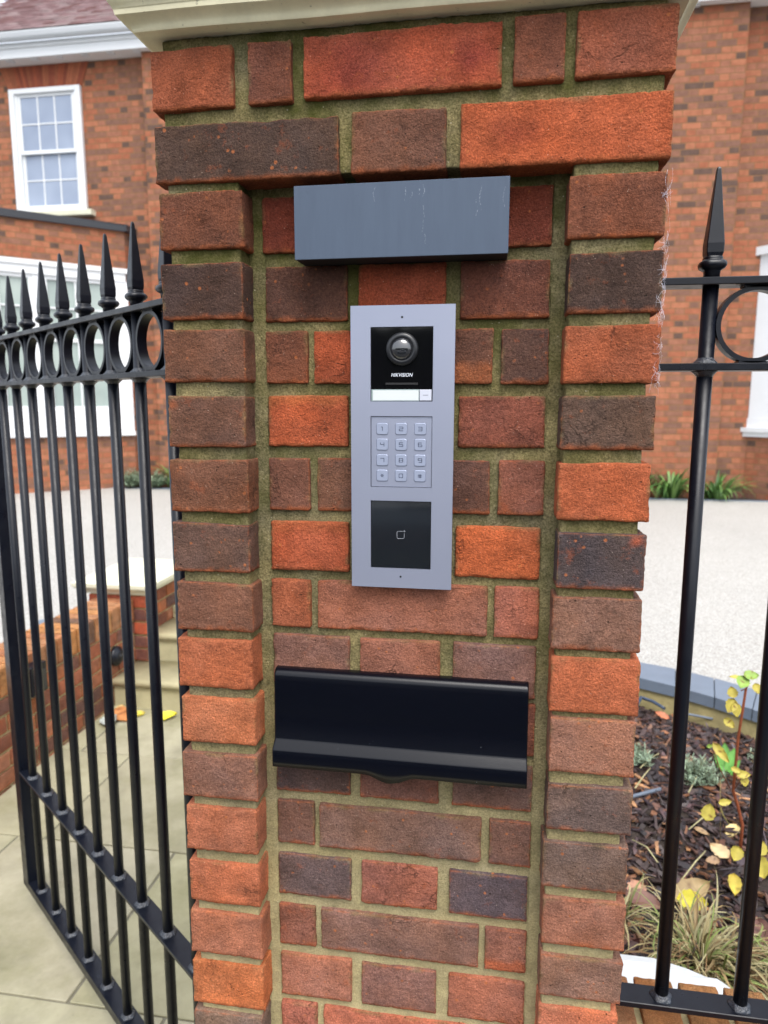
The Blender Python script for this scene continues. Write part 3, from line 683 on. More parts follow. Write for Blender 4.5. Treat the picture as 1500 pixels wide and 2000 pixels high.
# ---------------------------------------------------------------- ground surfaces
SANDST = NT('flagstone')
_a = SANDST.n('VertexColor', layer_name='tint').outputs[0]
_c = SANDST.mix(1.0, _a, SANDST.ramp(SANDST.noise(5, 6, .65, None, .6), [(.25, .74), (.5, 1), (.75, 1.16)]), 'MULTIPLY')
_c = SANDST.mix(SANDST.ramp(SANDST.noise(2.3, 6, .7), [(.47, 0), (.70, .75)]), _c, lin((152, 150, 104), .5))
_c = SANDST.mix(SANDST.ramp(SANDST.noise(1.1, 6, .75), [(.55, 0), (.75, .6)]), _c, lin((140, 132, 116), .48))
_c = SANDST.mix(SANDST.ramp(SANDST.noise(34, 5, .75), [(.60, 0), (.78, .3)]), _c, lin((116, 108, 84), .6))
SANDST = SANDST.out(_c, SANDST.ramp(SANDST.noise(6, 4), [(.35, .42), (.65, .8)]), SANDST.bump(SANDST.noise(60, 6, .7), .25, .002), None, .35)
RESIN = NT('resin_gravel')
_v = RESIN.n('TexVoronoi'); _v.inputs['Scale'].default_value = 150; RESIN.l(RESIN.n('TexCoord').outputs['Object'], _v.inputs['Vector'])
_c = RESIN.ramp(RESIN.n('SeparateColor').outputs[0], [(0, 1), (1, 1)])
_sc = RESIN.n('SeparateColor'); RESIN.l(_v.outputs['Color'], _sc.inputs[0])
_c = RESIN.ramp(_sc.outputs[0], [(0, lin((194, 192, 186), .52)), (.3, lin((226, 226, 222), .58)), (.62, lin((240, 240, 236), .62)), (.9, lin((212, 208, 200), .54))])
_c = RESIN.mix(RESIN.ramp(_v.outputs['Distance'], [(.35, 0), (.75, .55)]), _c, lin((150, 144, 134), .6))
_c = RESIN.mix(1.0, _c, RESIN.ramp(RESIN.noise(.7, 5, .6), [(.3, .92), (.7, 1.05)]), 'MULTIPLY')
RESIN = RESIN.out(_c, .6, RESIN.bump(_v.outputs['Distance'], .35, .004), None, .35)
SOIL = simple('soil', (.035, .024, .018), .95, var=.4, scale=30, bs=.6, bscale=60, bd=.01)
ASPH = simple('asphalt', (.055, .055, .056), .85, var=.2, scale=20, bs=.5, bscale=250, bd=.003)
SLATE = simple('slate_kerb', lin((150, 166, 186), .46), .5, var=.10, scale=9, bs=.25, bscale=80, bd=.002)
CONC = simple('haunch_concrete', lin((170, 156, 108), .62), .95, var=.28, scale=14, bs=.6, bscale=50, bd=.006)
def poly(mb, pts, z, zb=None):
    n = len(pts); V = [(x, y, z) for x, y in pts]; F = [tuple(range(n))]
    if zb is not None:
        V += [(x, y, zb) for x, y in pts]; F += [(i, i+n, (i+1) % n+n, (i+1) % n) for i in range(n)]
    return mb.add(V, F)
b = MB(); poly(b, [(-150000, -150000), (150000, -150000), (150000, 150000), (-150000, 150000)], G-60); tag(build('ground', b, ASPH), kind='structure')
b = MB(); b.box(-9000, 9000, -2600, -560, G-55, G-8, bev=3); tag(build('pavement', b, simple('footway', (.05, .05, .051), .9, var=.15, scale=8, bs=.3)), kind='structure')
# flagstones: joints where the photograph shows them
b = MB(); rows = [(-555, 35), (40, 667), (673, 1292), (1298, 1905), (1911, 2420)]
offs = [-700, -1010, -680, -1180, -820]
for (ya, yb), of in zip(rows, offs):
    x = of-603*8
    while x < 3600:
        xb = x+597
        if not (yb > 20 and x > -50) and not (ya > 300 and x < -2150):
            c = np.array(lin((200, 194, 164), .54))*rng.uniform(.90, 1.08)*np.array([1, rng.uniform(.97, 1.02), rng.uniform(.92, 1.04)])
            b.box(x+3, xb, ya, yb, G-45, G+rng.uniform(-1.2, 1.2), bev=2.2, col=tuple(c))
        x += 603
tag(build('path', b, SANDST), kind='structure')
b = MB(); poly(b, [(-3000, -552), (3500, -552), (3500, 150), (0, 150), (0, 2420), (-2200, 2420), (-2200, 300), (-3000, 300)], G-6, G-50)
tag(build('path_bedding', b, simple('joint_sand', (.16, .15, .11), .95, var=.2)), kind='structure')
DZ = -1560.0
kup = [(560, 2600), (1062, 2421), (1212, 2357), (1350, 2270), (1488, 2162), (1900, 1800), (2600, 1250), (3400, 900), (9000, 700)]
klo = [(500, 2395), (1024, 2225), (1162, 2147), (1290, 2055), (1400, 1960), (1780, 1640), (2500, 1060), (3350, 690), (9000, 480)]
kl2 = [(-2020, 1000), (-2010, 2330), (-2095, 2500), (-1990, 2640)]
b = MB(); poly(b, [(-16000, 8350), (-16000, 500), (-1990, 500), (-1975, 2700), (-1850, 3150), (-1200, 3150), (-1200, 3080), (300, 3080)]+kup+[(9000, 8380)], DZ, G-50)
tag(build('driveway', b, RESIN), kind='structure')
# slate edging stones along the planting bed
def strip(mb, A, B, z0, z1, gap=4, seg=600):
    for i in range(len(A)-1):
        a0, a1, b0, b1 = map(np.array, (A[i], A[i+1], B[i], B[i+1])); L = np.linalg.norm(a1-a0); k = max(1, int(round(L/seg)))
        for j in range(k):
            t0, t1 = j/k, (j+1)/k-gap/L
            q = [a0+(a1-a0)*t0, a0+(a1-a0)*t1, b0+(b1-b0)*t1, b0+(b1-b0)*t0]; dz = rng.uniform(-1.5, 1.5)
            P = [(v[0], v[1], z1+dz) for v in q]+[(v[0], v[1], z0) for v in q]
            mb.add(P, [(3, 2, 1, 0), (0, 1, 5, 4), (1, 2, 6, 5), (2, 3, 7, 6), (3, 0, 4, 7), (4, 5, 6, 7)])
def inset(A, B, d):
    o_ = []
    for a, c in zip(A, B): a, c = np.array(a), np.array(c); v = (a-c)/np.linalg.norm(a-c); o_.append(tuple(c+v*d))
    return o_
b = MB(); strip(b, kup, klo, DZ-38, DZ+9); tag(build('kerb', b, SLATE), kind='structure')
b = MB(); A = inset(kup, klo, 14); B_ = inset(kup, klo, -22)
for i in range(len(A)-1):
    (ax, ay), (bx_, by_), (cx, cy), (dx, dy) = A[i], A[i+1], B_[i+1], B_[i]
    b.quad((ax, ay, DZ-38), (dx, dy, -1720), (cx, cy, -1720), (bx_, by_, DZ-38))
tag(build('kerb_haunch', b, CONC), kind='structure')
b = MB(); strip(b, [(-1985, 600), (-1978, 2360), (-2092, 2540)], [(-1885, 600), (-1878, 2395), (-1990, 2600)], DZ-38, DZ+8, seg=450); strip(b, [(-16000, 8352), (9000, 8382)], [(-16000, 8412), (9000, 8442)], DZ-40, DZ+10, seg=900)
tag(build('driveway_edging', b, SLATE), kind='structure')
b = MB(); poly(b, [(-16000, 8410), (9000, 8440), (9000, 8900), (-16000, 8900)], DZ-12, G); poly(b, [(-1985, 300), (-1745, 300), (-1745, 2620), (-1985, 2620)], DZ-20, G); tag(build('border_soil', b, SOIL), kind='structure')
# bed between the low wall and the kerb
b = MB(); n1, n2 = 40, 26; V = []
for i in range(n1+1):
    for j in range(n2+1):
        x = 560+i*95; y = 385+j*88; V.append((x, y, -1668+14*math.sin(x/210+y/170)+10*math.sin(y/90)))
F = [(i*(n2+1)+j, (i+1)*(n2+1)+j, (i+1)*(n2+1)+j+1, i*(n2+1)+j+1) for i in range(n1) for j in range(n2)]
def kerb_y(x):
    for (a, ya), (c, yc) in zip(klo[:-1], klo[1:]):
        if a <= x <= c: return ya+(yc-ya)*(x-a)/(c-a)
    return 600
V = [(x, min(y, kerb_y(x)+40), z) for x, y, z in V]
b.add(V, F, True); tag(build('flower_bed', b, SOIL), kind='structure')
def bed_z(x, y): return -1668+14*math.sin(x/210+y/170)+10*math.sin(y/90)

# bark mulch: nobody could count it
MUL = tinted('bark', .5, .35, 60, .5, 200, .002, .5)
b = MB(); cols = [s2l(c, .8) for c in ((52, 40, 42), (42, 34, 38), (64, 48, 48), (86, 58, 48), (118, 78, 54), (50, 38, 36), (76, 56, 60), (158, 110, 76), (58, 46, 54))]
for i in range(9500):
    if i < 7600: x = rng.uniform(570, 1650); y = rng.uniform(395, 2260)
    else: x = rng.uniform(1650, 3000); y = rng.uniform(395, 1700)
    if y > kerb_y(x)-8: continue
    L, W_, H = rng.gamma(4, 9.5), rng.uniform(7, 22), rng.uniform(1.5, 5)
    if rng.random() < .25: L *= 1.5; W_ *= .4
    a, t1, t2 = rng.uniform(0, 6.28), rng.normal(0, .3), rng.normal(0, .4)
    Rm = np.array(Matrix.Rotation(a, 3, 'Z')@Matrix.Rotation(t1, 3, 'Y')@Matrix.Rotation(t2, 3, 'X'))
    q = rng.uniform(.55, 1, 6); h = [(-L/2*q[0], -W_/2*q[1], 0), (L/2*q[2], -W_/2*q[3], rng.uniform(-2, 2)), (L/2, W_/2*q[4], 0), (-L/2*q[5], W_/2, rng.uniform(-2, 2))]
    m_ = [(0, -W_/2*.9, H*.5), (0, W_/2*.9, H*.6)]
    P = np.array(h+m_+[(v[0], v[1], v[2]-H) for v in h+m_])@Rm.T+[x, y, bed_z(x, y)+rng.uniform(2, 16)]
    cc = cols[rng.choice(9, p=[.2, .2, .15, .12, .08, .08, .08, .04, .05])]*rng.uniform(.7, 1.6)
    b.add(P, [(0, 4, 5, 3), (4, 1, 2, 5), (6, 10, 4, 0), (10, 7, 1, 4), (9, 3, 5, 11), (11, 5, 2, 8), (0, 3, 9, 6), (1, 7, 8, 2), (6, 9, 11, 10), (10, 11, 8, 7)], False, cc)
tag(build('bark_mulch', b, MUL), 'dark brown bark chippings spread over the planting bed behind the railing', 'mulch', kind='stuff')

# ---------------------------------------------------------------- low walls, made of real bricks
def brick_run(mb, axis, face, a0, a1, z_top, z_bot, depth, seed, res=9, cols=None, sgn=1):
    """courses of Flemish-bond bricks. axis 'x': front face at y=face, runs along x; 'y': face at x=face, runs along y"""
    global sid
    k = 0; z = z_top
    while z > z_bot:
        p = a0-(0 if k % 2 else 168.75); i = 0
        while p < a1:
            L = 215 if i % 2 == 0 else 102.5; s_, e_ = max(p, a0), min(p+L, a1)
            if e_-s_ > 20:
                c = cols[rng.integers(len(cols))]; c = tuple(np.array(c)*rng.uniform(.9, 1.08))
                lo_, hi_ = (face, face+depth) if sgn > 0 else (face-depth, face); dj = rng.uniform(-1.2, 1.2)
                if axis == 'x': rough_box(mb, s_, e_, lo_+dj, hi_+dj, max(z-65, z_bot-20), z, res=res, amp=.8, col=s2l(c), lip=kind_of(c), seed=sid, faces='xXyYzZ')
                else: rough_box(mb, lo_+dj, hi_+dj, s_, e_, max(z-65, z_bot-20), z, res=res, amp=.8, col=s2l(c), lip=kind_of(c), seed=sid, faces='xXyYzZ')
                sid += 1
            p += L+10; i += 1
        z -= 75; k += 1
WCOL = [tuple(v*.84+8 for v in c) for c in [(196, 108, 72), (180, 100, 74), (150, 92, 74), (128, 86, 76), (190, 112, 82), (164, 96, 74), (112, 80, 74), (186, 104, 68)]]
CCOL = [(186, 120, 76), (178, 110, 74), (188, 124, 78), (170, 104, 72), (178, 118, 84)]
# left retaining wall beside the path
lw = thing('garden_wall', (-1637, 1500, G), 'low red brick retaining wall with brick on edge coping left of the path, behind the gate', 'wall')
b = MB(); brick_run(b, 'y', -1530, 250, 2618, -1552, G, 50, 1, cols=WCOL, sgn=-1); brick_run(b, 'y', -1745, 250, 2618, -1552, DZ, 50, 1, res=20, cols=WCOL); build('brickwork', b, BRICK, lw)
b = MB(); y = 2545.0
while y > 250:
    c = CCOL[rng.integers(5)]; c = (112, 86, 74) if rng.random() < .06 else c
    rough_box(b, -1745, -1527, y, y+65, -1541, -1424, res=10, amp=.9, col=s2l(c), lip=kind_of(c), seed=sid); sid += 1; y -= 75
build('coping', b, BRICK, lw)
b = MB(); b.box(-1738, -1537, 245, 2618, G-40, -1432); build('mortar_joints', b, MORTAR, lw)
# pier by the steps
lp2 = thing('step_pier', (-1629, 2870, G), 'short brick pier with a wide pale stone cap at the top of the garden steps', 'pier')
b = MB(); z = -1412; k = 0; PC = [(178, 92, 68), (120, 76, 72), (200, 92, 62), (116, 78, 72), (132, 80, 70), (186, 100, 70)]
while z > -1800:
    spn = [(-1794, -1690), (-1680, -1463)] if k % 2 else [(-1794, -1578), (-1568, -1463)]
    c = [(198, 92, 66), (112, 74, 70), (196, 88, 60), (122, 80, 74), (124, 78, 70), (180, 92, 70)][k % 6]
    for a, e_ in spn: rough_box(b, a, e_, 2620, 2700, z-65, z, res=9, amp=.8, col=s2l(c), lip=kind_of(c), seed=sid); sid += 1
    brick_run(b, 'y', -1463, 2705, 3120, z, z-64, 60, 1, res=12, cols=WCOL, sgn=-1); brick_run(b, 'y', -1794, 2705, 3120, z, z-64, 60, 1, res=16, cols=WCOL)
    brick_run(b, 'x', 3120, -1734, -1523, z, z-64, 60, 1, res=16, cols=WCOL, sgn=-1)
    z -= 75; k += 1
build('brickwork', b, BRICK, lp2)
b = MB(); b.box(-1786, -1471, 2628, 3112, G-20, -1398); build('mortar_joints', b, MORTAR, lp2)
b = MB(); secs = []
for o_, z_ in [(-5, -1402), (12, -1402), (14, -1397), (22, -1384), (36, -1372), (50, -1368), (52, -1362), (60, -1358), (62, -1338), (58, -1334), (-60, -1322), (-160, -1312)]:
    secs.append([(-1794-o_, 2620-o_, z_), (-1463+o_, 2620-o_, z_), (-1463+o_, 3120+o_, z_), (-1794-o_, 3120+o_, z_)])
b.loft(secs, False); build('coping_cap', b, PALE, lp2)
# steps
st = thing('garden_steps', (-760, 2700, G), 'pale sandstone garden steps with rounded nosings climbing to the driveway', 'steps')
STEPM = NT('step_stone'); _c = STEPM.mix(1.0, lin((212, 204, 164), .72), STEPM.ramp(STEPM.noise(7, 6, .7), [(.3, .78), (.7, 1.1)]), 'MULTIPLY')
_c = STEPM.mix(STEPM.ramp(STEPM.noise(30, 5, .7), [(.6, 0), (.8, .4)]), _c, lin((150, 140, 90), .6)); STEPM = STEPM.out(_c, .8, STEPM.bump(STEPM.noise(90, 5), .3, .002), None, .3)
def tread(y0, y1, z):
    b = MB(); pr = [(y1, z-38), (y0+6, z-38)]+[(y0+19-19*math.sin(a), z-19-19*math.cos(a)) for a in np.linspace(.25, math.pi, 9)]+[(y1, z)]
    b.loft([[(x, y_, z_) for y_, z_ in pr] for x in (-1527, -40)], True); return b
lw_ = [(2352, 2645, -1780), (2632, 2930, -1625), (2915, 3080, -1556)]
for i, (ya, yb, z) in enumerate(lw_):
    if i == 2: b = MB(); b.box(-1460, -40, ya+14, yb, z-36, z+1, bev=2); build('tread', b, STEPM, st)
    else: build('tread', tread(ya, yb, z), STEPM, st)
    b = MB(); b.box(-1525 if i == 0 else -1461, -42, ya+20, yb+(0 if i == 2 else 8), (G-20, -1782, -1626)[i], z-38.5); build('riser', b, STEPM, st)
# low front wall under the railing
fw = thing('front_wall', (1800, 272, G), 'low red brick front wall with brick on edge coping under the railing', 'wall')
b = MB(); brick_run(b, 'x', 168, 556, 3000, -1512, G, 50, 1, cols=WCOL); brick_run(b, 'x', 380, 556, 3000, -1512, -1700, 50, 1, res=16, cols=WCOL, sgn=-1); build('brickwork', b, BRICK, fw)
b = MB(); x = 578.5
while x < 3000:
    c = CCOL[rng.integers(5)]; rough_box(b, x, x+65, 165, 382, -1504, -1400+rng.uniform(-1.5, 1.5), res=5 if x < 1100 else 12, r=3, amp=1.1, col=s2l(tuple(np.array(c)*.95)), lip=kind_of(c), seed=sid); sid += 1; x += 75.8
build('coping', b, BRICK, fw)
b = MB(); rough_box(b, 554, 3000, 172, 374, G-40, -1408, res=20, amp=1, col=(.2, .2, .2), seed=900); build('mortar_joints', b, MORTAR, fw)

# things on the left wall
lgt = thing('bulkhead_light', (-1530, 2402, -1671), 'round black step light fixed to the low garden wall', 'light')
b = MB()
def ringX(b, y, z, pts, n=36):
    b.loft([[(x_, y+r_*math.cos(t), z+r_*math.sin(t)) for t in np.linspace(0, 2*math.pi, n, endpoint=False)] for r_, x_ in pts], True, True)
ringX(b, 2402, -1671, [(50, -1532), (52, -1520), (50, -1510), (44, -1508), (42, -1502), (32, -1494), (20, -1490)]); build('housing', b, IRON, lgt)
b = MB(); ringX(b, 2402, -1671, [(18, -1492), (16, -1488), (6, -1486)]); build('lamp_lens', b, SATB, lgt)
wb = thing('wall_box', (-1530, 1740, -1530), 'small black rectangular box on the low garden wall behind the gate bars', 'letter box')
b = MB(); b.box(-1531, -1478, 1690, 1790, -1590, -1462, bev=3); build('casing', b, IRON, wb)
b = MB(); b.box(-1477.6, -1475, 1700, 1780, -1580, -1490, bev=1); build('cover', b, DARKF, wb)

# ---------------------------------------------------------------- THE HOUSE
hs_ = thing('brick_house', (-1500, 8850, DZ), 'large red brick house with white eaves and sash windows across the pale driveway', 'house')
HY = 8850.0; EZ = 4290.0
def wallq(mb, p0, p1, z0, z1, holes=(), u0=0, depth=100, out_=(0, -1)):
    """vertical wall from p0 to p1 (xy), holes = (s0, s1, z0, z1) along it"""
    p0, p1 = np.array(p0, float), np.array(p1, float); L = np.linalg.norm(p1-p0); d = (p1-p0)/L; n = np.array([-d[1], d[0]])
    ss = sorted({0, L, *[h[0] for h in holes], *[h[1] for h in holes]}); zz = sorted({z0, z1, *[h[2] for h in holes], *[h[3] for h in holes]})
    def P(s_, z, k=0): q = p0+d*s_+n*k; return (q[0], q[1], z)
    for a, c in zip(ss[:-1], ss[1:]):
        for e, f in zip(zz[:-1], zz[1:]):
            if any(h[0] <= a and c <= h[1] and h[2] <= e and f <= h[3] for h in holes): continue
            mb.quad(P(a, e), P(c, e), P(c, f), P(a, f), [((u0+s_)/1000, (z+2400)/1000) for s_, z in ((a, e), (c, e), (c, f), (a, f))])
    for s0, s1, ha, hb in holes:
        for (sa, za), (sb, zb) in (((s0, ha), (s0, hb)), ((s0, hb), (s1, hb)), ((s1, hb), (s1, ha)), ((s1, ha), (s0, ha))):
            mb.quad(P(sa, za), P(sb, zb), P(sb, zb, depth), P(sa, za, depth), [((u0+sa)/1000, (za+2400)/1000), ((u0+sb)/1000, (zb+2400)/1000), ((u0+sb+depth)/1000, (zb+2400)/1000), ((u0+sa+depth)/1000, (za+2400)/1000)])
BX = -4740.0; bd = np.array([-1120., -1000.]); bd /= np.linalg.norm(bd); BC = np.array([BX, 8600.]); BE = BC+bd*3200
b = MB()
wallq(b, (-6900, HY), (-4421, HY), DZ-40, EZ+20, [(415, 1500, 2335, 3985)], -6900)
wallq(b, (-4421, HY), (-4421, 8720), DZ-40, EZ+20, (), -4421)
wallq(b, (-4421, 8720), (3215, 8720), DZ-40, EZ+20, (), -4421)
wallq(b, (3215, 8720), (3215, HY), DZ-40, EZ+20, (), 3215)
wallq(b, (3215, HY), (9000, HY), DZ-40, EZ+20, (), 3215)
wallq(b, (-6900, 14000), (-6900, HY), DZ-40, EZ+20, (), 0)
wallq(b, (9000, HY), (9000, 14000), DZ-40, EZ+20, (), 0)
wallq(b, (9000, 14000), (-6900, 14000), DZ-40, EZ+20, (), 0)
build('wall', b, HOUSE, hs_)
# gauged brick arch above the upper window, fanned bricks
b = MB(); na = 27
for i in range(na):
    t0, t1 = i/na, (i+1)/na; f_ = lambda t, top: -6500+1115*t if not top else -6625+1365*t
    a0, a1, c0, c1_ = f_(t0, 0)+3, f_(t1, 0)-3, f_(t0, 1)+3, f_(t1, 1)-3
    c = s2l([(196, 100, 70), (176, 92, 70), (200, 112, 80)][rng.integers(3)], .5)*rng.uniform(.85, 1.1)
    P = [(a0, 8838, 3988), (a1, 8838, 3988), (c1_, 8838, 4288), (c0, 8838, 4288)]; P += [(x, 8852, z) for x, y, z in P]
    b.add(P, [(0, 1, 2, 3), (0, 4, 5, 1), (1, 5, 6, 2), (3, 7, 4, 0)], False, c)
build('window_arch', b, tinted('gauged_brick', .9, .15, 20, .2), hs_)
b = MB(); b.quad((-6505, 8841, 3986), (-5380, 8841, 3986), (-5255, 8841, 4289), (-6630, 8841, 4289)); build('arch_joint', b, simple('arch_mortar', lin((150, 92, 66), .6), .95, var=.1), hs_)
# bays' extension on the left (splayed face)
b = MB(); wz0, wz1 = -795, 1450
wallq(b, BE, BC, DZ-60, 1990, [(700, 3160, wz0, wz1)], 0, 60)
wallq(b, BC, (BX, HY), DZ-60, 1990, (), 100)
build('bay_wall', b, HOUSE, hs_)
b = MB()
nrm = np.array([-bd[1], bd[0]]); nrm = nrm if nrm[1] < 0 else -nrm
def bayP(s_, o_): q = BC+bd*s_+nrm*o_; return q
def slab(mb, s0, s1, o0, o1, z0, z1, col=None):
    c = [bayP(s0, o0), bayP(s1, o0), bayP(s1, o1), bayP(s0, o1)]
    P = [(v[0], v[1], z0) for v in c]+[(v[0], v[1], z1) for v in c]
    F = [(0, 1, 2, 3), (7, 6, 5, 4), (0, 4, 5, 1), (1, 5, 6, 2), (2, 6, 7, 3), (3, 7, 4, 0)]
    cc = np.array(P).mean(0); F2 = []
    for q in F:
        a, e, f = (np.array(P[i]) for i in q[:3]); nn_ = np.cross(e-a, f-a); F2.append(q if nn_@(np.array([P[i] for i in q]).mean(0)-cc) > 0 else q[::-1])
    return mb.add(P, F2, False, col)
slab(b, -45, 3260, -60, 45, 1972, 2066); b.box(BX-20, BX+60, 8560, 8849, 1972, 2062); b.add([(BX+40, 8560, 2060), (BX+40, 8849, 2060), (BE[0], 8849, 2060), (BE[0]-20, BE[1], 2060)], [(0, 1, 2, 3)])
build('flat_roof', b, DARKF, hs_)
# roof of plain tiles, each a small slab
b = MB(); y0, z0_ = 8505, 4560; sl = math.radians(43); cs_, sn = math.cos(sl), math.sin(sl); gauge = 100
for r_ in range(30):
    xs_ = -6960+(82 if r_ % 2 else 0)
    for k in range(-1, 98):
        x = xs_+k*165
        if x < -6975 or x > 9000: continue
        if x > -2600 and r_ > 5: continue
        s0 = r_*gauge-12; s1 = s0+135; lift = rng.uniform(0, 4)
        c = s2l([(176, 140, 146), (162, 126, 132), (182, 150, 154), (150, 112, 116)][rng.integers(4)], .66)
        P = []
        for s_, h in ((s0, 34+lift), (s1, 14)):
            for xx in (x+1, x+163):
                for hh in (h, h-12): P.append((xx, y0+s_*cs_-hh*sn, z0_+s_*sn+hh*cs_))
        b.add(P, [(0, 2, 6, 4), (1, 5, 7, 3), (0, 1, 3, 2), (0, 4, 5, 1), (2, 3, 7, 6)], False, c)
for A_ in (1,):
    b.quad((-6960, y0-10, z0_-20), (9000, y0-10, z0_-20), (9000, y0+6000*cs_, z0_-20+6000*sn), (-6960, y0+6000*cs_, z0_-20+6000*sn), None, s2l((110, 80, 78), .5))
rf = build('roof', b, tinted('roof_tile', .85, .2, 9, .3, 120), hs_)
# eaves: soffit, fascia, gutter and little blocks
b = MB(); b.box(-7000, 9000, 8626, HY+5, EZ, EZ+12); build('soffit', b, SOFFIT, hs_)
b = MB(); b.box(-7010, 9000, 8606, 8625, EZ-8, 4462, bev=2); b.box(-7010, 9000, 8590, 8605.5, 4400, 4470, bev=4); build('fascia', b, WHITE2, hs_)
b = MB(); prg = [(8590, 4556)]+[(8536+54*math.cos(a), 4505+48*math.sin(a)) for a in np.linspace(-.2, -math.pi+.25, 12)]+[(8482, 4540), (8478, 4556), (8490, 4560), (8492, 4545), (8536, 4470), (8580, 4545)]
b.loft([[(x, y_, z_) for y_, z_ in prg] for x in (-7015, 9000)], True); build('gutter', b, WHITE2, hs_)
for k in range(26):
    x = -6750+k*372; b = MB(); b.box(x, x+95, 8660, 8730, EZ-16, EZ-.5); build('soffit_vent', b, WHITE2, hs_)

def sash_window(name, x0, x1, z0, z1, y):
    f = MB(); fw_ = 75
    f.box(x0, x0+fw_, y, y+90, z0, z1, bev=4); f.box(x1-fw_, x1, y, y+90, z0, z1, bev=4); f.box(x0+fw_, x1-fw_, y, y+90, z1-fw_+10, z1, bev=4); f.box(x0+fw_, x1-fw_, y, y+90, z0, z0+60, bev=4)
    f.box(x0+fw_, x0+fw_+38, y+22, y+90, z0+60, z1-fw_+10, bev=3); f.box(x1-fw_-38, x1-fw_, y+22, y+90, z0+60, z1-fw_+10, bev=3)
    win = build(name, f, WHITE, hs_)
    xa, xb, mid = x0+fw_+36, x1-fw_-36, (z0+z1)/2-10
    for (a, c, yy) in ((mid-22, z1-fw_+12, y+34), (z0+58, mid+22, y+66)):
        m = MB(); st_ = 42
        m.box(xa, xa+st_, yy, yy+30, a, c, bev=3); m.box(xb-st_, xb, yy, yy+30, a, c, bev=3); m.box(xa+st_, xb-st_, yy, yy+30, c-st_, c, bev=3); m.box(xa+st_, xb-st_, yy, yy+30, a, a+st_+8, bev=3)
        for q in (1, 2): xx = xa+st_+(xb-xa-2*st_)*q/3; m.box(xx-9, xx+9, yy+2, yy+26, a+st_, c-st_, bev=2)
        zz_ = (a+c)/2; m.box(xa+st_, xb-st_, yy+4, yy+24, zz_-9, zz_+9, bev=2)
        build('sash', m, WHITE, win)
        g_ = MB(); g_.box(xa+20, xb-20, yy+12, yy+17, a+20, c-20); build('pane', g_, GLASSW, win)
    s_ = MB(); s_.box(x0-95, x1+110, y-70, y+95, z0-75, z0-1, bev=4); build('sill', s_, PALE, win)
    return win
sash_window('window', -6485, -5400, 2336, 3984, 8800)
# splayed bay window, white timber
b = MB()
slab(b, 20, 3180, -50, 40, wz1-150, wz1+4); slab(b, -20, 3200, -50, 62, wz1-40, wz1+22); slab(b, -10, 3200, -50, 52, wz0-20, wz0+38); slab(b, 0, 3180, -50, 34, wz0+38, wz0+330)
slab(b, 0, 270, -50, 30, wz0+330, wz1-150); slab(b, 2900, 3180, -50, 30, wz0+330, wz1-150)
for c_ in (1130, 2050): slab(b, c_-60, c_+60, -50, 24, wz0+330, wz1-150)
bayw = build('window', b, WHITE, hs_)
cols_ = [(270, 1070), (1190, 1990), (2110, 2900)]
for a, c in cols_:
    m = MB(); za, zb = wz0+330, wz1-150; zm = (za+zb)/2+60
    slab(m, a, a+50, -45, 10, za, zb); slab(m, c-50, c, -45, 10, za, zb); slab(m, a+50, c-50, -45, 10, zb-50, zb); slab(m, a+50, c-50, -45, 10, za, za+60); slab(m, a+50, c-50, -45, 12, zm-25, zm+25)
    slab(m, (a+c)/2-10, (a+c)/2+10, -40, 5, za+60, zb-50)
    for zq in ((za+zm)/2+10, (zb+zm)/2): slab(m, a+50, c-50, -40, 5, zq-10, zq+10)
    build('sash', m, WHITE, bayw)
    g_ = MB(); slab(g_, a+25, c-25, -30, -22, za+25, zb-25); build('pane', g_, GLASSB, bayw)
# right canted bay
b = MB(); rb = [(3590, HY), (3900, 8560), (6600, 8560), (6900, HY)]
for p_, q_ in zip(rb[:-1], rb[1:]): wallq(b, p_, q_, DZ-40, -780, (), p_[0])
build('bay_wall', b, HOUSE, hs_)
b = MB()
def prism(mb, pts, z0, z1):
    n = len(pts); mb.add([(x, y, z0) for x, y in pts]+[(x, y, z1) for x, y in pts], [tuple(range(n))[::-1], tuple(range(n, 2*n))]+[(i, (i+1) % n, (i+1) % n+n, i+n) for i in range(n)])
def off(pts, o_): cx = 5245; return [(x+(o_ if x > cx else -o_), y-(o_ if i in (1, 2) else 0)) for i, (x, y) in enumerate(pts)]
prism(b, off(rb, 50), -775, -715); prism(b, off(rb, 78), -715, -660); prism(b, off(rb, 10), -660, -540)
prism(b, off(rb, 0), 1250, 1460); prism(b, off(rb, 60), 1460, 1560)
for x0, x1 in ((3940, 4120), (4800, 4900), (5560, 5660), (6420, 6560)): b.box(x0, x1, 8562, 8640, -540, 1250)
prism(b, [(3592, 8845), (3900, 8562), (3960, 8562), (3960, 8610), (3800, 8845)], -540, 1250)
rw = build('window', b, WHITE, hs_)
b = MB(); b.box(3960, 6500, 8600, 8610, -540, 1250); build('pane', b, GLASSB, rw)
b = MB()
for x in (4460, 5230, 6030): b.box(x-12, x+12, 8590, 8599, -540, 1250)
b.box(4120, 6420, 8588, 8598, 330, 380); build('sash', b, WHITE, rw)

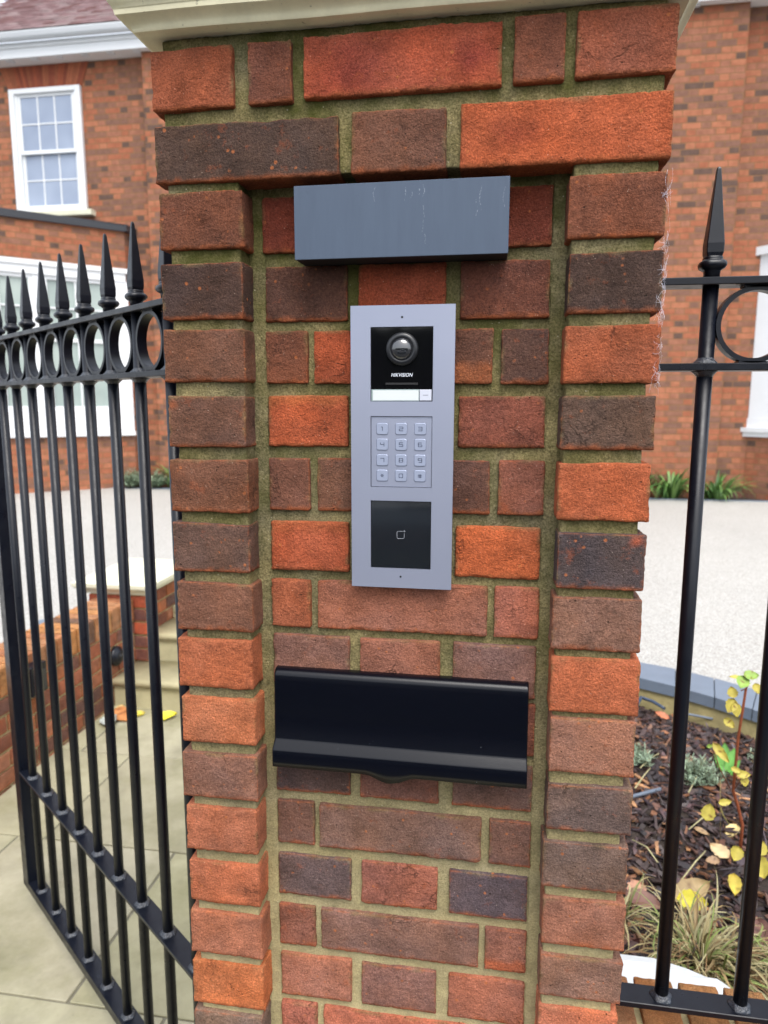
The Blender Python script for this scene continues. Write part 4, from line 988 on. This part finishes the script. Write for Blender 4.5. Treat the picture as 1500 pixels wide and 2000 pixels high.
# ---------------------------------------------------------------- planting
LEAF = tinted('leaf', .55, .2, 40, .2, 200, .001, .4)
def blade(mb, x, y, z, L, ang, lean, wd, col, droop=1.0, seg=6, fold=.3, curl=0):
    """arching strap leaf with a folded midrib"""
    V, C = [], []; h = .0; px_, pz = 0.0, 0.0
    th = math.pi/2-lean
    d = np.array([math.cos(ang), math.sin(ang)]); n_ = np.array([-d[1], d[0]])
    a2 = ang
    for i in range(seg+1):
        t = i/seg; w_ = wd*(math.sin(math.pi*min(1, .12+t*.88))**.6)*(1 if t < .5 else (1-t)*1.9+.04)
        P = np.array([x, y])+d*px_
        for k, (o_, zz) in enumerate(((-1, 0), (0, -fold*w_), (1, 0))): V.append((P[0]+n_[0]*w_*o_, P[1]+n_[1]*w_*o_, z+pz+zz)); C.append(np.array(col)*(.82+.3*t))
        px_ += math.cos(th)*L/seg; pz += math.sin(th)*L/seg; th -= droop*(.5+t)*.38
        ang2 = curl*t; d = np.array([math.cos(ang+ang2), math.sin(ang+ang2)]); n_ = np.array([-d[1], d[0]])
    F = []
    for i in range(seg):
        for k in (0, 1): F.append((i*3+k, (i+1)*3+k, (i+1)*3+k+1, i*3+k+1))
    mb.add(V, F, True, np.array(C))
def leaf(mb, c, nrm_, dirv, L, W_, col, cup=.15, spot=None):
    nrm_ = np.array(nrm_, float); nrm_ /= np.linalg.norm(nrm_); dirv = np.array(dirv, float); dirv -= nrm_*(dirv@nrm_); dirv /= np.linalg.norm(dirv); sd_ = np.cross(nrm_, dirv)
    V, C = [], []; n = 9
    for i in range(n+1):
        t = i/n; w_ = W_/2*(math.sin(math.pi*t**.8)**.75+.02)
        for o_ in (-1, -.5, 0, .5, 1):
            wv = w_*o_*(1+.10*math.sin(i*2.7+o_*3)); V.append(np.array(c)+dirv*(t-.5)*L+sd_*wv+nrm_*(cup*W_*(abs(o_)**1.6)*.9-cup*L*.6*(t-.5)**2*1.5+.02*W_*math.sin(i*3+o_*5)))
            cc = np.array(col)*(.92+.12*rng.random()); 
            if abs(o_) < .1: cc = cc*1.08
            if spot is not None and rng.random() < .045: cc = np.array(spot)
            C.append(cc)
    F = [(i*5+k, (i+1)*5+k, (i+1)*5+k+1, i*5+k+1) for i in range(n) for k in range(4)]
    mb.add(V, F, True, np.array(C))
GREEN = [s2l(c, .7) for c in ((86, 130, 62), (70, 112, 58), (104, 146, 74), (120, 158, 84))]
STRAW = [s2l(c, .56) for c in ((206, 178, 128), (186, 152, 104), (222, 200, 152), (160, 124, 84), (196, 170, 122))]
def strap_clump(x, y, z, L, n, label, seed, cols=GREEN, grp='strap leaved plants in the border below the house', rad=130, wd=17):
    rng2 = np.random.default_rng(seed); t = thing('strap_leaf_plant', (x, y, z), label, 'plant', grp); b = MB()
    for i in range(n):
        a = rng2.uniform(0, 6.28); q = rng2.uniform(0, rad)
        blade(b, x+q*math.cos(a), y+q*math.sin(a), z, L*rng2.uniform(.6, 1.15), a, rng2.uniform(.1, .75), wd*rng2.uniform(.7, 1.2), cols[rng2.integers(len(cols))]*rng2.uniform(.8, 1.2), rng2.uniform(.5, 1.5), 7)
    build('leaves', b, LEAF, t); return t
strap_clump(2130, 8560, DZ-5, 577, 80, 'green strap leaved plant beside the brick pier edge, leftmost right of the pier', 1)
strap_clump(2640, 8560, DZ-5, 630, 80, 'green strap leaved plant partly behind the first railing bar', 2)
strap_clump(3180, 8560, DZ-5, 560, 80, 'green strap leaved plant between the two railing bars, below the step in the house wall', 3)
strap_clump(-4050, 8560, DZ-5, 577, 80, 'green and rust strap leaved plant seen between the last two gate bars', 4, GREEN+[s2l((150, 90, 50), .7)])
strap_clump(-3600, 8560, DZ-5, 525, 80, 'green strap leaved plant right against the pier edge, seen behind the gate', 5)
def herb(x, y, z, h, rad, n, label, cols, seed, cat='shrub', grp=None, lw_=3.2, ll=26, name='grey_leaf_shrub'):
    rng2 = np.random.default_rng(seed); t = thing(name, (x, y, z), label, cat, grp); b = MB(); s_ = MB()
    for i in range(n):
        a, q = rng2.uniform(0, 6.28), rad*rng2.uniform(0, 1)**.6; tip = np.array([x+q*math.cos(a), y+q*math.sin(a), z+h*rng2.uniform(.45, 1)*(1-.5*(q/rad)**2)])
        base = np.array([x+q*.3*math.cos(a), y+q*.3*math.sin(a), z]); s_.tube([base, (base+tip)/2+[0, 0, h*.1], tip], 1.0, 4, s2l((110, 116, 90), .7))
        for k in range(9):
            f_ = .35+.65*k/8; c = base+(tip-base)*f_; aa = rng2.uniform(0, 6.28); dv = np.array([math.cos(aa), math.sin(aa), rng2.uniform(.1, 1.1)]); dv /= np.linalg.norm(dv)
            L = ll*rng2.uniform(.6, 1.2); e_ = c+dv*L; sdv = np.cross(dv, [0, 0, 1.]); sdv = sdv/(np.linalg.norm(sdv)+1e-6)*lw_/2; m_ = (c+e_)/2
            b.add([c-sdv*.4, m_-sdv, e_, m_+sdv, c+sdv*.4], [(0, 1, 3, 4), (1, 2, 3)], False, cols[rng2.integers(len(cols))]*rng2.uniform(.8, 1.2))
    build('leaves', b, LEAF, t); build('stem', s_, LEAF, t); return t
GREY = [s2l(c, .8) for c in ((120, 140, 118), (140, 160, 138), (104, 126, 104), (156, 172, 150))]
herb(-4700, 8420, DZ, 290, 230, 170, 'round grey green shrub at the foot of the house wall, leftmost behind the gate bars', GREY, 11, grp='grey green shrubs by the house wall', ll=45, lw_=14)
herb(-4370, 8440, DZ, 260, 230, 170, 'round grey green shrub beside the rust tinted strap leaves behind the gate', GREY, 12, grp='grey green shrubs by the house wall', ll=45, lw_=14)
BG = 'grey leaved shrubs in the bark bed'
herb(1095, 1570, bed_z(1095, 1570), 95, 95, 95, 'bushy grey green lavender behind the bare red stem in the bark bed', GREY, 13, grp=BG, ll=24, lw_=3.6)
herb(905, 1660, bed_z(905, 1660), 70, 75, 45, 'small sparse grey green plant close to the brick pier in the bark bed', GREY, 14, grp=BG, ll=26, lw_=4)
herb(1420, 1650, bed_z(1420, 1650), 170, 130, 110, 'grey green lavender at the right edge of the bark bed behind the second bar', GREY, 15, grp=BG, ll=24, lw_=3.6)
# young leafy plant of broad green leaves
pr_ = thing('primrose', (1215, 1640, bed_z(1215, 1640)), 'small plant of broad bright green crinkled leaves behind the lavender', 'plant'); b = MB(); z0_ = bed_z(1215, 1640)
for i, (a, l) in enumerate(((2.6, 80), (1.5, 105), (.9, 95), (3.6, 65), (4.4, 55), (.1, 70))):
    leaf(b, (1215+l*.35*math.cos(a), 1640+l*.35*math.sin(a), z0_+l*.5), (-math.cos(a)*.8, -math.sin(a)*.8-.5, .6), (math.cos(a)*.5, math.sin(a)*.5, 1), l, l*.38, s2l((112, 176, 84), .7)*rng.uniform(.85, 1.1), .12)
build('leaves', b, LEAF, pr_)
# bare-stemmed shrub with yellow autumn leaves
def at(u, v, y):                              # measured point -> position at depth y
    d = cf+(u-750)/1358.4*cr+(1000-v)/1358.4*cu; t = (y+783.2)/d.y; return np.array([384.4+t*d.x, y, -387.6+t*d.z])
hy = thing('autumn_shrub', (1125, 1160, bed_z(1125, 1160)), 'young shrub with a red brown stem and spotted yellow autumn leaves in the bark bed', 'shrub'); b = MB()
pts = [at(1450, 1611, 1160), at(1440, 1570, 1165), at(1432, 1545, 1165), at(1435, 1510, 1160), at(1442, 1440, 1150), at(1450, 1390, 1150), at(1457, 1345, 1150), at(1462, 1338, 1150)]
b.tube([(pts[0][0], pts[0][1], bed_z(1125, 1160)-5)]+pts, [5, 4.6, 4.3, 4.1, 4, 3.8, 3.6, 3.4, 2.6], 8, s2l((150, 78, 48), .8))
b.tube([at(1426, 1540, 1165), at(1405, 1500, 1150), at(1394, 1465, 1140)], 1.6, 6, s2l((140, 90, 70), .8)); b.tube([at(1407, 1640, 1100), at(1407, 1580, 1100), at(1407, 1520, 1110)], 1.0, 5, s2l((150, 130, 90), .8))
b.tube([at(1432, 1545, 1165), at(1448, 1520, 1150), at(1455, 1512, 1140)], 1.6, 6, s2l((140, 90, 70), .8)); b.tube([at(1457, 1345, 1150), at(1447, 1349, 1150)], 1.6, 6, s2l((150, 90, 60), .8))
b.tube([at(1407, 1575, 1080), at(1412, 1592, 1085), at(1424, 1610, 1090)], 1.6, 6, s2l((170, 150, 90), .8))
build('stem', b, tinted('stem_bark', .7, .2, 80, .3), hy)
YL, YG, SP = s2l((218, 190, 78), .62), s2l((156, 188, 84), .7), s2l((120, 78, 30), .7)
for (u, v, y, L, W_, nr, dr, c) in ((1430, 1352, 1130, 46, 40, (-.1, -1, .5), (-.2, 0, 1), YL), (1427, 1378, 1120, 62, 48, (.1, -1, .4), (-.5, 0, -1), YL), (1437, 1386, 1118, 58, 40, (.2, -1, .3), (.1, 0, -1), YL),
    (1424, 1412, 1120, 50, 34, (0, -1, .5), (.7, 0, -.7), YL), (1450, 1333, 1130, 60, 50, (0, -.7, .8), (-.3, 0, -1), YG), (1467, 1320, 1140, 60, 44, (0, -.6, .9), (1, 0, .2), YG), (1436, 1323, 1145, 46, 22, (0, -.5, 1), (-1, 0, .1), YL), (1478, 1345, 1140, 44, 34, (0, -.9, .5), (.2, 0, -1), YL),
    (1408, 1470, 1110, 92, 34, (-.3, -1, .5), (.8, 0, -1), YL), (1386, 1457, 1140, 24, 16, (0, -1, .3), (1, 0, .3), YG), (1383, 1586, 1060, 68, 52, (-.1, -1, .5), (.25, 0, 1), YL), (1416, 1567, 1080, 52, 26, (0, -1, .7), (1, 0, .25), YL),
    (1438, 1504, 1130, 44, 24, (0, -1, .6), (1, 0, -.4), YL), (1452, 1513, 1130, 56, 30, (0, -1, .8), (1, 0, .1), YL), (1454, 1526, 1130, 40, 32, (0, -1, .4), (.1, 0, -1), YL), (1494, 1513, 1150, 60, 36, (0, -1, .6), (1, 0, 0), YL), (1484, 1655, 1000, 60, 52, (0, -1, .6), (.2, 0, 1), YL), (1483, 1692, 990, 84, 70, (0, -1, .5), (.3, 0, -1), YL), (1438, 1667, 1020, 58, 48, (0, -1, .6), (-.4, 0, -1), YL)):
    b = MB(); p_ = at(u, v, y); leaf(b, p_, nr, dr, L*.68, W_*.68, c, .16, SP); build('leaf', b, LEAF, hy)
# straw-coloured grass tuft
def tuft(x, y, R_, L, n, label, seed, green=.2, name='grass_tuft'):
    rng2 = np.random.default_rng(seed); z = bed_z(x, y); t = thing(name, (x, y, z), label, 'grass', 'dry grass tufts in the bed'); b = MB()
    for i in range(n):
        a = rng2.uniform(0, 6.28); q = R_*rng2.uniform(0, 1); g_ = rng2.random() < green
        c = (s2l((134, 150, 82), .75) if g_ else STRAW[rng2.integers(5)])*rng2.uniform(.7, 1.15)
        blade(b, x+q*math.cos(a), y+q*math.sin(a), z, L*rng2.uniform(.45, 1.15), a+rng2.normal(0, .5), rng2.uniform(.1, .95), rng2.uniform(1.2, 3.2), c, rng2.uniform(.5, 2.0), 8, .3, rng2.normal(0, .8))
    build('blades', b, LEAF, t)
tuft(880, 720, 75, 205, 420, 'dense straw coloured grass tuft behind the low wall, between the two railing bars', 21, .22)
tuft(1080, 700, 60, 200, 160, 'looser dry grass tuft at the right edge behind the second railing bar', 22, .12)
tuft(712, 840, 40, 170, 60, 'sparse bent dry grass close to the brick pier', 23, .25)
# fallen leaves
def fallen(u, v, L, W_, col, label, z=None, grp='fallen leaves in the bark bed', tilt=None):
    d = cf+(u-750)/1358.4*cr+(1000-v)/1358.4*cu; z = -1648 if z is None else z; t = (z+387.6)/d.z; p_ = np.array([384.4+t*d.x, -783.2+t*d.y, z])
    b = MB(); a = rng.uniform(0, 6.28); n_ = tilt if tilt is not None else (rng.normal(0, .2), rng.normal(-.25, .2), 1)
    leaf(b, p_, n_, (math.cos(a), math.sin(a), .1), L, W_, s2l(col, .8), .22, s2l(tuple(np.array(col)*.7), .8))
    o = build('fallen_leaf', b, LEAF, origin=p_); tag(o, label, 'leaf', grp)
fallen(1405, 1664, 62, 44, (222, 182, 142), 'pale tan fallen leaf on the bark between the railing bars')
fallen(1392, 1682, 40, 26, (176, 134, 104), 'small brown fallen leaf just below the pale tan leaf')
fallen(1241, 1742, 70, 46, (204, 142, 118), 'pink brown fallen leaf close to the brick pier edge')
fallen(1256, 1762, 96, 58, (128, 92, 84), 'dull purple brown fallen leaf beside the pink brown leaf')
fallen(1238, 1850, 90, 54, (112, 66, 52), 'dark brown fallen leaf by the pier above the white tub lid')
fallen(1262, 1866, 80, 50, (84, 40, 38), 'dark red fallen leaf above the white tub lid')
fallen(1430, 1625, 66, 36, (226, 190, 132), 'buff fallen leaf against the second railing bar')
fallen(1370, 1625, 46, 26, (172, 132, 96), 'light brown curled leaf left of the second railing bar')
fallen(1430, 1602, 52, 24, (204, 146, 108), 'pinkish narrow leaf lying at the foot of the autumn shrub')
fallen(1434, 1728, 60, 34, (222, 186, 70), 'yellow fallen leaf behind the grass tuft')
fallen(1352, 1762, 72, 50, (232, 208, 60), 'bright yellow leaf caught in the grass tuft', -1600)
fallen(1350, 1742, 120, 60, (176, 142, 102), 'large dry tan leaf behind the grass tuft')
fallen(1480, 1830, 110, 60, (120, 84, 78), 'large dull brown leaf low behind the second railing bar')
fallen(1480, 1915, 90, 54, (70, 54, 62), 'dark purple leaf near the bottom right behind the coping')
fallen(1293, 1398, 60, 34, (186, 104, 70), 'orange brown leaf beside the black pipe at the kerb')
PG = 'fallen leaves at the foot of the garden steps'
fallen(324, 1401, 110, 70, (238, 212, 40), 'bright yellow leaf on the paving at the foot of the steps, nearest the pier', G+6, PG)
fallen(268, 1396, 80, 40, (206, 178, 60), 'small yellow leaf on the paving half hidden behind a gate bar', G+6, PG)
fallen(238, 1398, 120, 80, (196, 122, 70), 'orange brown curled leaf on the paving at the foot of the steps', G+14, PG)
fallen(233, 1386, 80, 40, (214, 172, 116), 'tan leaf resting behind the orange brown leaf by the steps', G+16, PG)
fallen(214, 1410, 150, 80, (190, 186, 184), 'pale grey dead leaf on the paving by the low wall', G+8, PG)
# dry stalks lying about
b = MB(); 
for (p, q) in (((1345, 1548), (1378, 1480)), ((1235, 1640), (1285, 1685)), ((1330, 1720), (1378, 1662)), ((1250, 1500), (1290, 1470)), ((1345, 1620), (1390, 1590)), ((1270, 1500), (1240, 1540)), ((1455, 1910), (1500, 1860))):
    a, c = [], []
    for (u, v), o_ in ((p, a), (q, c)):
        d = cf+(u-750)/1358.4*cr+(1000-v)/1358.4*cu; t = (-1640+387.6)/d.z; o_ += [384.4+t*d.x, -783.2+t*d.y, -1640]
    a, c = np.array(a), np.array(c); b.tube([a, (a+c)/2+[6, 4, 10], c], 2.2, 5, STRAW[2], .5)
tag(build('dry_stalks', b, LEAF), 'loose straw coloured stalks scattered over the bark bed', 'stalks', kind='stuff')
# pipes
PIPE = simple('grey_pipe', lin((120, 132, 148), .7), .5, var=.1)
def pipe(pts_, r_, label, mat):
    P = []
    for u, v, z in pts_:
        d = cf+(u-750)/1358.4*cr+(1000-v)/1358.4*cu; t = (z+387.6)/d.z; P.append((384.4+t*d.x, -783.2+t*d.y, z))
    P2 = [tuple(np.array(P[i])*(1-t)+np.array(P[i+1])*t) for i in range(len(P)-1) for t in (0, .33, .66)]+[P[-1]]
    b = MB(); b.tube(P2, r_, 10); tag(build('irrigation_pipe', b, mat, origin=P[0]), label, 'pipe', 'irrigation pipes in the bark bed')
pipe([(1200, 1565, -1642), (1290, 1541, -1640)], 6, 'short length of grey pipe poking out beside the brick pier', PIPE)
pipe([(1240, 1385, -1625), (1252, 1362, -1622), (1275, 1370, -1628), (1298, 1384, -1635)], 7, 'dark bent pipe end near the kerb close to the pier', simple('dark_pipe', lin((60, 76, 100), .7), .45, var=.15))
pipe([(1318, 1391, -1640), (1350, 1396, -1640), (1392, 1404, -1642)], 4.5, 'thin grey pipe lying along the foot of the kerb', PIPE)

# white plastic tub lid behind the low wall
td = thing('tub_lid', (720, 480, -1560), 'white plastic tub lid with a rolled rim lying behind the low brick wall', 'tub lid')
PLAS = simple('white_plastic', (.60, .64, .66), .35, var=.04, scale=12, bs=.05)
def lid(s_, z): 
    base = [(560, 398), (560, 520), (600, 548), (730, 548), (800, 528), (842, 508), (866, 506), (880, 490), (888, 440), (888, 398)]
    c = np.array([700, 460]); return [(c[0]+(x-c[0])*s_, c[1]+(y-c[1])*s_, z) for x, y in base]
b = MB(); b.loft([lid(1.02, -1640), lid(1.02, -1528), lid(1.0, -1520), lid(.93, -1518), lid(.915, -1506), lid(.88, -1502), lid(.87, -1490), lid(.82, -1484), lid(.55, -1476)], False); build('lid_top', b, PLAS, td)
b = MB(); b.loft([lid(1.05, -1552), lid(1.06, -1546), lid(1.05, -1538), lid(1.02, -1536)], False, False); build('rim', b, PLAS, td)

# cobweb strands along the right arris of the pier
b = MB(); random.seed(9)
WEBM = simple('cobweb_silk', (.72, .70, .80), .8, var=.1)
for (x, z, n, s_) in ((549.5, -174, 34, 6), (552, -226, 16, 6), (553.5, -258, 50, 14), (552.5, -290, 44, 8), (552.5, -326, 26, 14), (551.5, -352, 40, 9)):
    for i in range(n):
        p_ = np.array([x+random.gauss(0, 1.4), random.uniform(-2.5, 6), z+random.gauss(0, s_*.6)]); P = [p_.copy()]; d = np.array([random.gauss(0, .5), random.gauss(0, .3), random.gauss(0, 1)])
        for k in range(6): d += np.array([random.gauss(0, .6), random.gauss(0, .3), random.gauss(0, .6)]); p_ = p_+d*.9; p_[0] = min(max(p_[0], 546), 555); P.append(p_.copy())
        b.tube(P, random.uniform(.05, .12), 3)
for k in range(14):
    z = -150-k*16; b.tube([(553.5+random.uniform(-1, 2), random.uniform(-2, 5), z), (555+random.uniform(-1, 2), 2, z-10), (553.5+random.uniform(-1, 2), random.uniform(-2, 5), z-20)], .06, 3)
tag(build('cobweb', b, WEBM, origin=(552.5, 0, -260)), 'pale wispy cobweb strands clinging to the right edge of the brick pier', 'cobweb')

# ---------------------------------------------------------------- out of view behind the camera: hedge and wall added for the glossy fronts to reflect
hg = MB(); rough_box(hg, -9000, 9000, -10500, -9300, G-20, 700, res=170, r=120, amp=70, chip=0, col=(.03, .05, .02), seed=77, faces='xXyYZ')
hedge = build('reflection_hedge', hg, simple('hedge_leaf', (.022, .036, .014), .8, var=.6, scale=9, bs=1, bscale=25, bd=.05), origin=(0, -9900, G))  # unseen hedge, put in to dim the horizon light and reflections
tag(hedge, 'long dark clipped hedge, unseen, added behind the camera to darken reflections', 'hedge')

fwl = thing('reflection_wall', (0, -8900, G), 'low pale rendered wall, unseen, added before the hedge behind the camera for reflections', 'wall')  # unseen wall, put in as a pale band for reflections
b = MB(); b.box(-9000, 2600, -9000, -8800, G-20, G+780, bev=6); build('render_coat', b, simple('pale_render', (.5, .49, .46), .9, var=.1), fwl)
b = MB(); b.box(-9010, 2612, -9030, -8770, G+782, G+850, bev=8); build('coping', b, PALE, fwl)

# parked car across the street (only seen mirrored in the black glass of the entry phone)
car = thing('parked_car', (300, -3900, G), 'silver grey hatchback parked across the street, behind the camera', 'car')
CARP = simple('car_paint', (.30, .32, .34), .18, .3, .6, .05); TYRE = simple('tyre_rubber', (.012, .012, .012), .8)
def station(x, zb, zs, zr, w, wr):
    P = [(-w+60, zb), (-w, zb+140), (-w-18, zb+330), (-w+4, zb+350), (-w-12, (zb+zs)/2+90), (-w+14, zs-30), (-w+50, zs)]
    P += [(-wr-40, zs+30 if zr > zs+60 else zs+6), (-wr, zr-40 if zr > zs+60 else zs+12), (-wr+120, zr if zr > zs+60 else zs+20)]
    P += [(-a, z) for a, z in P[::-1]]
    return [(x, -3900+a, G+z) for a, z in P]
b = MB(); b.loft([station(*q) for q in ((-1750, 330, 600, 600, 700, 560), (-1700, 220, 760, 760, 810, 640), (-1300, 200, 880, 880, 860, 700), (-800, 190, 960, 960, 870, 680), (-250, 190, 980, 1420, 875, 560), (300, 190, 985, 1470, 875, 570), (1000, 190, 985, 1450, 875, 560), (1500, 200, 980, 1330, 860, 540), (1950, 220, 940, 1000, 820, 560), (2200, 330, 800, 800, 740, 560), (2260, 420, 640, 640, 700, 560))], True)
build('body', b, CARP, car)
for x in (-1080, 1560):
    for sy in (-1, 1):
        w_ = MB(); w_.loft([[(300*0+x+r_*math.cos(t), -3900+sy*y_, G+310+r_*math.sin(t)) for t in np.linspace(0, 2*math.pi, 32, endpoint=False)] for r_, y_ in ((290, 700), (312, 730), (312, 885), (290, 902), (215, 900))], True); wh = build('wheel', w_, TYRE, car)
        r2 = MB(); r2.loft([[(x+r_*math.cos(t), -3900+sy*y_, G+310+r_*math.sin(t)) for t in np.linspace(0, 2*math.pi, 32, endpoint=False)] for r_, y_ in ((212, 880), (208, 906), (60, 890), (50, 912), (5, 912))], True); build('rim', r2, PIPE, wh)
for sy in (-1, 1):
    for x0, x1 in ((-150, 480), (540, 1240)):
        g_ = MB(); g_.add([(x0, -3900+sy*872, G+1010), (x1, -3900+sy*872, G+1010), (x1-60, -3900+sy*620, G+1400), (x0+150 if x0 < 0 else x0, -3900+sy*620, G+1400)], [(0, 1, 2, 3)]); build('window', g_, GLO, car)
        h_ = MB(); h_.box(x1-170, x1-20, -3900+sy*893-12, -3900+sy*893+12, G+850, G+875, bev=4); build('door_handle', h_, CARP, car)
